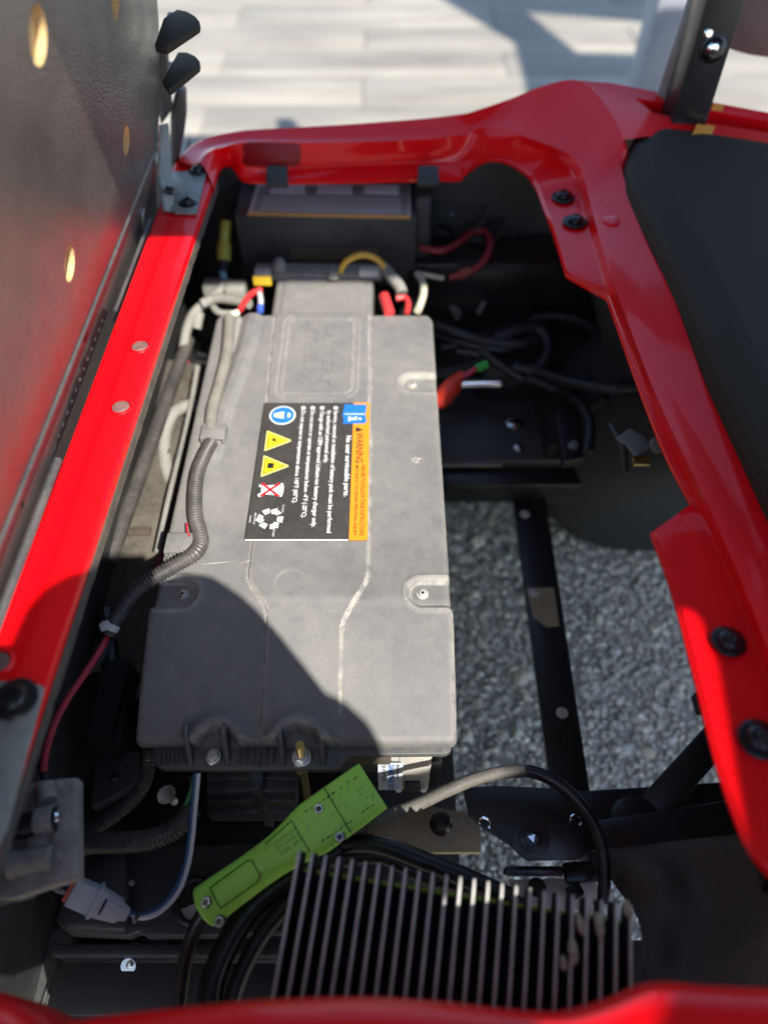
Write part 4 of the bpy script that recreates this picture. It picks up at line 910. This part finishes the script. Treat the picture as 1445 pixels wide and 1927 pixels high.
# --- heat sink
hs_ = thing('heat_sink', 'black finned heat sink leaning against the near red sill', 'heat sink', (.06, .1, .50))
F0 = V((-.084,.0654,.60)); F1 = V((.189,.0654,.60)); Fa = at(563, 1601, .570); Fb = at(1187, 1702, .5795)
ha = (Fb-Fa).normalized(); hb_ = (Fa-at(514,1878,.554)).normalized()+(Fb-at(1191,1895,.560)).normalized(); hb_ = (hb_-ha*hb_.dot(ha)).normalized(); hc_ = ha.cross(hb_)
if hc_.z < 0: hc_ = -hc_
wid = (Fb-Fa).length; NF = 25; LEN = .19; FH = .030
def hpnt(a, b, c): return Fa+ha*a+hb_*b+hc_*c
m = M(); vs = [hpnt(a, b, c) for a in (-.002, wid+.003) for b in (-LEN, -.016) for c in (-FH-.008, -FH)]
m.add(vs, [(0,1,3,2),(4,6,7,5),(0,4,5,1),(2,3,7,6),(0,2,6,4),(1,5,7,3)]); hbase = build('heat_sink_base', m, FINBASE, hs_, bevel=.001)
m = M(); vs = [hpnt(a, b, c) for a in (-.004, wid+.004) for b in (-.03, -.013) for c in (-FH-.0115, -FH-.0035)]
m.add(vs, [(0,1,3,2),(4,6,7,5),(0,4,5,1),(2,3,7,6),(0,2,6,4),(1,5,7,3)]); build('gasket', m, LIME, hs_, bevel=.0008)
m = M(); vs = [hpnt(a, b, c) for a in (-.001, wid+.002) for b in (-LEN, -.018) for c in (-FH-.05, -FH-.012)]
m.add(vs, [(0,1,3,2),(4,6,7,5),(0,4,5,1),(2,3,7,6),(0,2,6,4),(1,5,7,3)]); build('charger_case', m, BLACK, hs_, bevel=.003)
f0 = None
for i in range(NF):
    a = wid*i/(NF-1)
    if f0 is None:
        m = M(); t0, t1 = .0022, .0014
        fp = [(-t0,-FH),(-t1,-.0012),(-t1*.5,0),(t1*.5,0),(t1,-.0012),(t0,-FH)]
        rows = [[hpnt(x, b, c) for x, c in fp] for b in (-LEN, -.10, -.05, -.016, -.006, 0)]
        rows[-1] = [hpnt(x*.8, 0, c-.0012*(c > -.01)) for x, c in fp]
        m.grid(rows); m.add(rows[-1], [list(range(len(fp)))])
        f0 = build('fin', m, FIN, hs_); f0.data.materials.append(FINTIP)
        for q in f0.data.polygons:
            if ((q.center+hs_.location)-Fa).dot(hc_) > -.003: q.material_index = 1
    else: clone(f0, hs_, ha*a)
MUD = dusty('dry_mud', (.22,.18,.12), (.48,.43,.32), .2, .9, .8, 300, .4, 40)
for k, (u, v, z, rr_) in enumerate(((1078,1790,.588,.006),(1092,1740,.588,.0045),(1128,1742,.584,.006),(1180,1712,.582,.0055),(1060,1812,.585,.004))):
    p = at(u, v, z); m = M(); rows = []
    for i in range(7):
        h = math.pi*i/6; rows.append([p+V((math.sin(h)*math.cos(a)*.6, math.sin(h)*math.sin(a)*1.5, math.cos(h)*.6))*rr_*(1+.5*mnoise.noise(V((i*.9, a*1.3, k*5)))) for a in [2*math.pi*q/12 for q in range(12)]+[0]])
    m.grid(rows); build('mud_clod', m, MUD, hs_)
# --- far box with its printed label
ax0, ax1, ayn, ayf, azt = at(440,408,.60).x, at(785,410,.60).x, at(445,405,.60).y, at(470,335,.60).y, .60
ab = thing('auxiliary_box', 'black box with a grey printed top label under the far red rail', 'box', ((ax0+ax1)/2, (ayn+ayf)/2, .48))
m = M(); m.box(((ax0+ax1)/2, (ayn+ayf)/2+.01, .53), (ax1-ax0, ayf-ayn+.02, .14)); build('box_body', m, BLACK, ab, bevel=.004)
m = M(); m.box((ax1+.012, (ayn+ayf)/2+.02, .545), (.03, ayf-ayn, .15)); build('box_end', m, BLACK, ab, bevel=.008)
def tl(u, v, dz): return at(u, v, azt+dz)
def topq(nm, pts, mt, dz, par): m = M(); m.prism([tl(u, v, dz) for u, v in pts], (0,0,1), .0004); return build(nm, m, mt, par)
GREYL = mat('grey_print', (.55,.55,.55), .5)
tlab = topq('top_label', [(466,404),(484,346),(773,346),(772,412)], GREYL, .0006, ab)
topq('label_field', [(476,398),(490,350),(768,350),(767,406)], mat('label_grey',(.30,.30,.31),.5), .0010, tlab); topq('label_stripe', [(465,405),(467,399),(772,405),(772,412)], mat('amber_print',(.80,.42,.10),.5), .0014, tlab)
for u in (508,596,684): topq('white_panel', [(u,364),(u+2,348),(u+66,348),(u+66,366)], mat('pale_print',(.93,.94,.95),.5) if u == 508 else bpy.data.materials['pale_print'], .0014, tlab)
for r in range(4): topq('print_line', [(496-r*2,373+r*7),(497-r*2,370+r*7),(755,373+r*7.6),(755,376+r*7.6)], GREYL, .0014, tlab)
for u in (520, 805):
    m = M(); m.prism([at(u-18,310,.672), at(u+20,310,.672), at(u+22,345,.655), at(u-20,345,.655)], (0,-.4,1), .012); build('box_hook', m, BLACK, ab, bevel=.003)
m = M(); m.box(((ax0+ax1)/2+.01, ayn-.0012, .525), ((ax1-ax0)*.5, .002, .03)); build('rust_mark', m, EDGE, ab, bevel=.0008)
# --- things round the far end of the battery
yc = thing('yellow_connector', 'yellow capped connector standing beside the black box', 'connector', at(420,485,.50))
m = M(); m.tube([at(421,492,.52), at(422,458,.54)], .0125, 12, sub=1); m.tube([at(422,458,.54), at(426,415,.57)], .0095, 12, sub=1); build('yellow_cap', m, OLIVE, yc, bevel=.002)
m = M(); m.tube([at(419,512,.51), at(421,492,.52)], .010, 12, sub=1); build('connector_collar', m, WBLK, yc); m = M(); m.tube([at(423,530,.505), at(419,512,.51)], .006, 10, sub=1); build('blue_sleeve', m, mat('pale_blue',(.20,.42,.50),.5), yc)
GW = 'dusty wires at the far end of the battery'
cable('grey_cable', 'grey cable bending down left of the battery far corner', 'cable', [(424,530,.505),(410,552,.50),(385,572,.49),(365,590,.48),(352,620,.46),(345,660,.44)], .0085, WGREY, 10, group=GW)
cable('grey_cable', 'grey cable lying flat along the far left corner of the battery', 'cable', [(380,572,.50),(405,562,.505),(435,564,.51),(470,572,.515)], .0085, WGREY, 10, group=GW)
cable('grey_cable', 'grey cable hooking round behind the battery left corner', 'cable', [(400,575,.49),(408,585,.49),(420,590,.49),(440,590,.49)], .006, WGREY, 10, group=GW)
cable('drop_sleeve', 'short pale sleeve hanging left of the battery far corner', 'sleeve', [(376,588,.48),(370,618,.46)], .0085, WGREY, 10, group=GW)
cable('lead_wire', 'short red lead entering the far left corner of the battery', 'wire', [(452,584,.522),(462,566,.525),(475,552,.525),(492,545,.525)], .0052, mat('lead_red',(.60,.03,.03),.45), 10, group=GW)
cable('lead_wire', 'short white lead with a blue tip at the far left corner of the battery', 'wire', [(489,553,.526),(491,566,.525),(490,580,.524)], .0045, WWHITE, 10, group=GW)
m = M(); m.cyl(at(490,576,.526), at(490,586,.524), .0055, 12); tag(build('blue_ferrule', m, mat('ferrule_blue',(.05,.12,.50),.45), loc=at(490,580,.525)), 'small blue ferrule on the end of the white lead', 'ferrule')
cable('lead_wire', 'cream knot of tape on the far left corner of the battery', 'wire', [(430,600,.525),(438,592,.528),(448,588,.527)], .0055, WCREAM, 10, group=GW)
m = M(); m.box(at(495,520,.53), (.028,.02,.022)); t_ = tag(build('relay', m, GALV, loc=at(495,520,.53), bevel=.003), 'small pale relay with a yellow band by the battery neck', 'relay')
m = M(); m.box(at(494,528,.532), (.030,.007,.016)); build('yellow_band', m, mat('band_yellow',(.65,.42,.03),.5), t_, bevel=.001)
m = M()
m.box(at(600,512,.522), (.22,.035,.014)); tb = tag(build('terminal_bar', m, GREYLOOM, loc=at(600,512,.52), bevel=.003), 'dusty grey terminal bar across the far end of the battery neck', 'terminal bar')
m = M(); m.lathe(at(525,505,.53), (.2,0,1), [(.014,0),(.012,.01),(.006,.018)], 10); build('terminal_nut', m, GREYLOOM, tb); m = M(); m.lathe(at(628,520,.53), (0,0,1), [(.012,0),(.008,.012)], 8); build('terminal_nut', m, GREYLOOM, tb)
m = M(); m.box(at(695,512,.532), (.034,.014,.012)); build('pale_tag', m, GREYL, tb, bevel=.001)
m = M(); m.box(at(412,545,.49), (.05,.03,.03)); m.box(at(445,548,.50), (.035,.03,.03)); tag(build('connector_block', m, GREYLOOM, loc=at(425,548,.49), bevel=.004), 'dusty connector block between the grey cables and the battery neck', 'connector')
cable('lead_wire', 'yellow wire arching over the battery neck', 'wire', [(640,512,.535),(652,492,.553),(680,480,.562),(708,487,.556),(728,508,.54)], .0052, WYEL, 10, group=GW)
m = M(); m.tube([at(722,502,.54), at(735,518,.535), at(752,540,.53), at(756,552,.525)], .010, 10); ws = tag(build('wire_sleeve', m, GREYLOOM, loc=at(735,520,.53)), 'dusty pale sleeve at the right end of the yellow wire', 'sleeve')
cable('cream_cable', 'cream cable dropping beside the right far corner of the battery', 'cable', [(785,515,.50),(795,530,.50),(796,555,.50),(786,585,.50)], .0065, WCREAM, 10, group=GW)
cable('cream_cable', 'cream wire reaching right from the box toward the red loop', 'cable', [(788,515,.50),(805,518,.50),(835,524,.50)], .0045, WCREAM, 8, group=GW)
rb_ = thing('battery_boot', 'red terminal boots at the right far corner of the battery', 'terminal boot', at(735,572,.52))
m = M(); m.tube([at(722,556,.527), at(733,590,.523)], .0095, 10, sub=1); build('boot', m, mat('boot_red',(.55,.04,.04),.45), rb_, bevel=.002); m = M(); m.tube([at(745,562,.525), at(762,560,.525), at(768,572,.524), at(766,588,.522)], .005, 10); build('boot_wire', m, bpy.data.materials['boot_red'], rb_)
# --- right of the far box: relay with sticker and loops
sl = thing('solenoid', 'black finned controller with a pale sticker in the far right of the compartment', 'solenoid', at(870,420,.45))
m = M(); rz = Matrix.Rotation(-.35,3,'Z') @ Matrix.Rotation(.25,3,'X'); m.box(at(870,430,.49), (.16,.12,.08), rz); build('solenoid_body', m, BLACK, sl, bevel=.006)
m = M(); c0 = at(870,430,.49)
for k in range(6): m.box(c0+rz @ V((.015+.013*k, 0, .043)), (.004,.115,.012), rz)
build('solenoid_fin', m, BLACK, sl)
m = M(); m.box(at(838,392,.545), (.035,.025,.003), rz); build('pale_sticker', m, GREYL, sl, bevel=.001)
m = M(); m.tube([at(868,548,.42), at(876,552,.43)], .022, 12, sub=1); m.tube([at(846,590,.40), at(865,560,.41)], .02, 12, sub=1); build('terminal_stud', m, WGREY, sl)
cable('loop_wire', 'dark grey wire looping from the sticker over the black controller', 'wire', [(845,385,.56),(880,350,.57),(908,345,.57),(916,372,.56),(910,405,.55),(898,430,.54)], .006, mat('dark_grey_wire',(.05,.05,.05),.5), 10, group='wires by the black controller')
cable('loop_wire', 'red wire running right from the black box end', 'wire', [(790,466,.53),(830,472,.53),(860,458,.53),(880,442,.53),(892,434,.53)], .006, mat('dull_red_wire',(.30,.03,.04),.5), 10, group='wires by the black controller')
cable('loop_wire', 'red wire hooking down to an inline splice', 'wire', [(892,434,.53),(912,436,.53),(922,458,.53),(914,485,.52),(896,505,.51),(872,515,.505),(845,523,.50)], .006, bpy.data.materials['dull_red_wire'], 10, group='wires by the black controller')
m = M(); m.tube([at(882,510,.507), at(864,518,.505)], .009, 10, sub=1); tag(build('wire_splice', m, mat('splice_red',(.35,.09,.06),.5), loc=at(872,515,.505)), 'dull red inline splice at the end of the red loop', 'splice')
m = M(); m.lathe(at(946,570,.33), (.2,-.3,1), [(.016,0),(.014,.004),(.004,.005)], 14); tag(build('bright_cap', m, WHITE, loc=at(946,570,.33)), 'bright white cap deep below the red corner bolts', 'cap')
BU = 1
cab = thing('cable_bundle', 'tangled black cables right of the battery', 'cable bundle', at(920,660,.40))
for pts, r in (([(815,612,.44),(870,630,.44),(930,645,.43),(980,648,.43),(1010,640,.43)], .010), ([(815,630,.42),(880,648,.42),(940,658,.42),(990,652,.42)], .0095), ([(930,640,.43),(975,622,.44),(1010,618,.44),(1030,640,.43),(1028,675,.42),(1005,695,.41),(965,690,.41)], .012), ([(860,662,.41),(910,670,.41),(960,700,.40),(1000,712,.39),(1060,738,.38),(1120,752,.37),(1200,742,.37)], .0105), ([(905,660,.42),(945,690,.41),(985,715,.40)], .009), ([(820,705,.40),(880,690,.40),(930,672,.40)], .009), ([(1010,700,.42),(1080,722,.45),(1150,730,.47),(1215,722,.48)], .010), ([(990,600,.41),(1050,596,.42),(1100,610,.43),(1140,650,.44),(1185,700,.45)], .011), ([(830,655,.41),(900,640,.42),(960,612,.42),(1000,585,.42)], .0085), ([(1060,738,.41),(1090,760,.43),(1110,800,.44),(1105,850,.43)], .009)):
    m = M(); m.tube([at(*p) for p in pts], r, 12); build('cable', m, mat('bundle_rubber',(.016,.0165,.018),.45) if 'bundle_rubber' not in bpy.data.materials else bpy.data.materials['bundle_rubber'], cab)
rc_ = thing('taped_lead', 'red taped cable end with a green tip right of the battery', 'cable end', at(845,725,.46))
m = M(); rows = []
for s, r in ((0,.004),(.1,.016),(.35,.020),(.6,.019),(.8,.012),(1,.006)):
    p = at(818,768,.455).lerp(at(868,702,.47), s); t_ = (at(868,702,.47)-at(818,768,.455)).normalized(); e = t_.orthogonal().normalized(); g = t_.cross(e); rows.append([p+(e*math.cos(a)*r+g*math.sin(a)*r*.7)*(1+.18*math.sin(3*a+s*9)) for a in [2*math.pi*k/14 for k in range(15)]])
m.grid(rows); build('red_tape', m, REDCAP, rc_, sharp=40)
m = M(); m.cyl(at(862,715,.47), at(898,692,.475), .0042, 10); build('pink_wire', m, mat('pink_wire',(.50,.04,.09),.45), rc_); m = M(); m.cyl(at(896,694,.475), at(916,685,.478), .007, 10); build('green_tip', m, mat('tip_green',(.03,.35,.03),.45), rc_)
for lab, pts, rr_, mt_ in (('black lead curving behind the red loop wires', [(800,440,.50),(835,425,.52),(880,470,.50),(930,500,.47),(960,560,.42)], .0055, WBLK), ('dusty lead dropping from the controller toward the cable tangle', [(905,440,.50),(930,470,.48),(925,530,.44),(900,590,.42)], .005, WGREY), ('thin cream lead beside the controller stud', [(848,560,.43),(860,530,.46),(880,520,.47),(905,540,.44)], .0035, WCREAM)):
    cable('loop_wire', lab, 'wire', pts, rr_, mt_, 8, group='wires by the black controller')
# --- left gap between rail and battery: grey hose and dusty panels
cable('grey_hose', 'grey hose looping out of the gap left of the battery', 'hose', [(372,762,.43),(345,766,.43),(322,785,.42),(310,825,.41),(312,870,.40),(325,915,.39),(340,935,.38)], .0105, WGREY, 12)
m = M(); m.prism([V((-.385,.44,.40)), V((-.30,.44,.385)), V((-.30,1.02,.40)), V((-.385,1.02,.42))], (0,0,1), .02); gpn = tag(build('side_cover', m, dusty('beige_dust', (.035, .030, .025), (.16, .14, .11), .0, .8, .7, 300, .3, 12), loc=(-.34,.7,.39), bevel=.003), 'dusty beige cover deep in the gap left of the battery', 'cover')
for u, v in ((300,1058),(352,690)):
    m = M(); m.box(at(u, v, .405), (.006,.030,.006)); build('red_marker', m, bpy.data.materials.get('dull_red') or mat('dull_red',(.30,.05,.05),.6), gpn, bevel=.002)
for u, v in ((252,1000),(290,850),(330,720)):
    m = M(); m.box(at(u, v, .408), (.05,.012,.006)); build('cover_seam', m, EDGE, gpn, bevel=.001)
cable('grey_hose', 'dark hose running straight along the gap under the red rail', 'hose', [(355,640,.44),(318,740,.44),(276,860,.44),(240,960,.44),(205,1060,.43)], .011, LOOM, 12)
cable('grey_hose', 'thin pale wire hugging the battery side in the left gap', 'wire', [(372,690,.44),(352,800,.44),(320,930,.44),(296,1040,.43)], .0045, WGREY, 8)
m = M(); m.box(at(255,1272,.33), (.045,.06,.02)); m.lathe(at(262,1205,.34), (0,0,1), [(.010,0),(.008,.01)], 10); tag(build('module_lug', m, CASTALU, loc=at(255,1272,.33), bevel=.003), 'pale lug showing between the harness and the battery left side', 'lug')
m = M(); m.lathe(at(310,1492,.34), (.6,-.5,.5), [(.010,0),(.012,.006),(.006,.014),(.004,.03)], 12); tag(build('cable_lug', m, GALV, loc=at(310,1492,.34)), 'pale cable lug below the left end of the battery flange', 'lug')

# --- things behind the cart
COLM = mat('pale_streaks', (.30,.30,.32), .7); setin(COLM, 'Base Color', mix(COLM, ramp(COLM, noise(COLM, coords(COLM, (1,1,.25)), 9, 5), .35, .7), (.22,.23,.26), (.42,.42,.43)))
a_, b_ = aty(1212, 100, 2.3), aty(1312, 100, 2.3); m = M(); m.box(((a_.x+b_.x)/2, 2.36, .36), (b_.x-a_.x, .12, .72)); tag(build('enclosure_block', m, COLM, loc=((a_.x+b_.x)/2, 2.36, 0), bevel=.03), 'low pale streaked block in place of a translucent enclosure behind the roof strut', 'enclosure')  # pale block standing in for a translucent rear enclosure
c_ = aty(1470, -30, 1.45); m = M(); m.lathe(c_+V((0,0,-.09)), (0,0,1), [(.03,-.0),(.09,.012),(.115,.05),(.12,.16),(.10,.20)], 24)
tag(build('hanging_bag', m, dusty('bag_cloth', (.12,.095,.085), (.24,.20,.18), .1, .8, .8, 300, .3, 20), loc=c_), 'brown grey cloth bag hanging at the upper right beside the strut', 'bag')
# loose gravel on the ground below the compartment
STONE = mat('stone', (.3,.3,.28), .9); gi = N(STONE, 'ShaderNodeNewGeometry'); rp_ = N(STONE, 'ShaderNodeValToRGB')
cr = rp_.color_ramp; cr.elements[0].color = (.32,.285,.235,1); cr.elements[1].color = (.95,.91,.80,1)
for ps, c in ((.3,(.52,.465,.385,1)),(.6,(.68,.61,.50,1)),(.85,(.80,.72,.60,1)),(.93,(.60,.47,.32,1)),(.97,(.74,.68,.57,1))): e = cr.elements.new(ps); e.color = c
L(STONE, gi.outputs['Random Per Island'], rp_.inputs[0]); setin(STONE, 'Base Color', rp_.outputs[0])
bmi = bmesh.new(); bmesh.ops.create_icosphere(bmi, subdivisions=1, radius=1); iv = [q.co.copy() for q in bmi.verts]; fi = [[q.index for q in f.verts] for f in bmi.faces]; bmi.free()
rg = random.Random(3); m = M()
for k in range(9000):
    p = V((rg.uniform(-.02,.68), rg.uniform(.18,1.12), 0)); rr_ = .0032*math.exp(abs(rg.gauss(0,.42))); rz_ = Matrix.Rotation(rg.uniform(0,6.28),3,'Z') @ Matrix.Rotation(rg.uniform(-.4,.4),3,'X'); sx_ = V((rg.uniform(.8,1.5), rg.uniform(.7,1.1), rg.uniform(.5,.8)))
    off = len(m.v); m.v += [p+rz_ @ V((q.x*sx_.x, q.y*sx_.y, q.z*sx_.z))*rr_*rg.uniform(.8,1.15)+V((0,0,rr_*.3)) for q in iv]; m.f += [[i+off for i in f] for f in fi]
tag(build('gravel', m, STONE, flip=False, sharp=25), kind='stuff')
# paving laid in long courses behind the cart, each slab its own piece
SLAB = mat('slab', (.3,.3,.28), .85); oi = N(SLAB, 'ShaderNodeObjectInfo'); co3 = coords(SLAB, (.35,1.8,1))
ad = N(SLAB, 'ShaderNodeVectorMath', operation='MULTIPLY_ADD'); L(SLAB, oi.outputs['Location'], ad.inputs[0]); ad.inputs[1].default_value = (3.1,1.7,0); L(SLAB, co3, ad.inputs[2])
c3 = mix(SLAB, ramp(SLAB, noise(SLAB, ad.outputs[0], 3.4, 6, .65), .32, .68), (.165,.148,.122), (.35,.318,.258)); c3 = mix(SLAB, ramp(SLAB, oi.outputs['Random'], 0, 1, 0, .35), c3, (.24,.215,.18)); setin(SLAB, 'Base Color', c3)
pav = bpy.data.objects['paving']; s0_ = None
for j in range(13):
    for i in range(6):
        xx, yy_ = -2.4+1.16*i+(.58 if j % 2 else 0), 2.3+.262*j
        if s0_ is None:
            m = M(); m.box((xx, yy_, .015), (1.157, .2605, .02)); s0_ = build('paving_slab', m, SLAB, pav, bevel=.003); s0_.data.transform(Matrix.Translation((-xx, -yy_, 0))); s0_.location = (xx, yy_, 0)
        else:
            c = s0_.copy(); COL.objects.link(c); c.parent = pav; c.location = (xx, yy_, rg.uniform(-.002,.002))

# ================================================================== out of the picture: whoever took it, and an added slab that casts shade
per = thing('photographer', 'person standing at the near side holding up a phone', 'person', (.02,-.45,0))
def skin_body():
    J = {}; V_ = []; E_ = []; R_ = []
    def j(n, p, r, par=None):
        J[n] = len(V_); V_.append(p); R_.append(r)
        if par: E_.append((J[par], J[n]))
    ox, oy = .20, -.50
    j('pelvis', (ox, oy, .95), (.16,.11)); j('waist', (ox, oy, 1.10), (.14,.10), 'pelvis'); j('chest', (ox-.05, oy+.10, 1.29), (.21,.17), 'waist'); j('neckb', (ox, oy+.05, 1.46), (.10,.08), 'chest')
    j('neck', (ox, oy+.08, 1.53), (.055,.055), 'neckb'); j('head', (ox-.01, oy+.065, 1.61), (.085,.095), 'neck'); j('crown', (ox-.01, oy+.06, 1.69), (.075,.08), 'head')
    for s, n in ((-1,'l'), (1,'r')):
        j('sh'+n, (ox+s*.19, oy+.06, 1.41), (.07,.07), 'neckb')
        j('el'+n, (.325, -.345, 1.23) if s > 0 else (-.120, -.235, 1.17), (.075,.075) if s < 0 else (.05,.05), 'sh'+n)
        j('wr'+n, (.115, -.135, 1.25) if s > 0 else (-.075, -.140, 1.19), (.08,.08), 'el'+n); j('hd'+n, (.075, -.115, 1.215) if s > 0 else (-.035, -.130, 1.20), (.045,.04), 'wr'+n)
        j('hip'+n, (ox+s*.10, oy, .90), (.09,.10), 'pelvis'); j('kn'+n, (ox+s*.11, oy+.03, .50), (.065,.065), 'hip'+n); j('an'+n, (ox+s*.11, oy, .10), (.045,.045), 'kn'+n); j('to'+n, (ox+s*.12, oy+.16, .05), (.04,.035), 'an'+n)
    me = bpy.data.meshes.new('body'); off = per.location
    me.from_pydata([tuple(V(p)-off) for p in V_], E_, []); o = bpy.data.objects.new('body', me); COL.objects.link(o)
    o.modifiers.new('s', 'SKIN'); sv = me.skin_vertices[0].data
    for i, r in enumerate(R_): sv[i].radius = r
    sv[0].use_root = True
    sm = o.modifiers.new('ss', 'SUBSURF'); sm.levels = 2; sm.render_levels = 2
    m2 = bpy.data.meshes.new_from_object(o.evaluated_get(bpy.context.evaluated_depsgraph_get())); bpy.data.objects.remove(o)
    m2.materials.clear(); m2.materials.append(CLOTH)
    for q in m2.polygons: q.use_smooth = True
    b = bpy.data.objects.new('body', m2); COL.objects.link(b); b.parent = per
skin_body()
m = M(); pc_ = CC-CF*.02-CU*.125+CX*.025; m.box(pc_, (.072,.145,.008), Matrix((CX, CU, -CF)).transposed()); tag(build('phone', m, DARKBOLT, loc=pc_, bevel=.003), 'dark phone held in both hands of the photographer', 'phone')
aw = [at(u, v, 0) for u, v in [(800,-60),(815,0),(960,90),(978,165),(985,240),(1218,240),(1210,112),(1075,108),(975,28),(1215,48),(1218,-60)]]  # unseen slab added to cast the shade on the far paving
q = 2.6/-SUN.z; m = M(); m.prism([p-SUN*q for p in aw], (0,0,1), .04); tag(build('shade_slab', m, CLOTH, loc=aw[0]-SUN*q), 'unseen dark slab with an open bay, added to shade the paving', 'shade_slab')
bpy.context.view_layer.update()
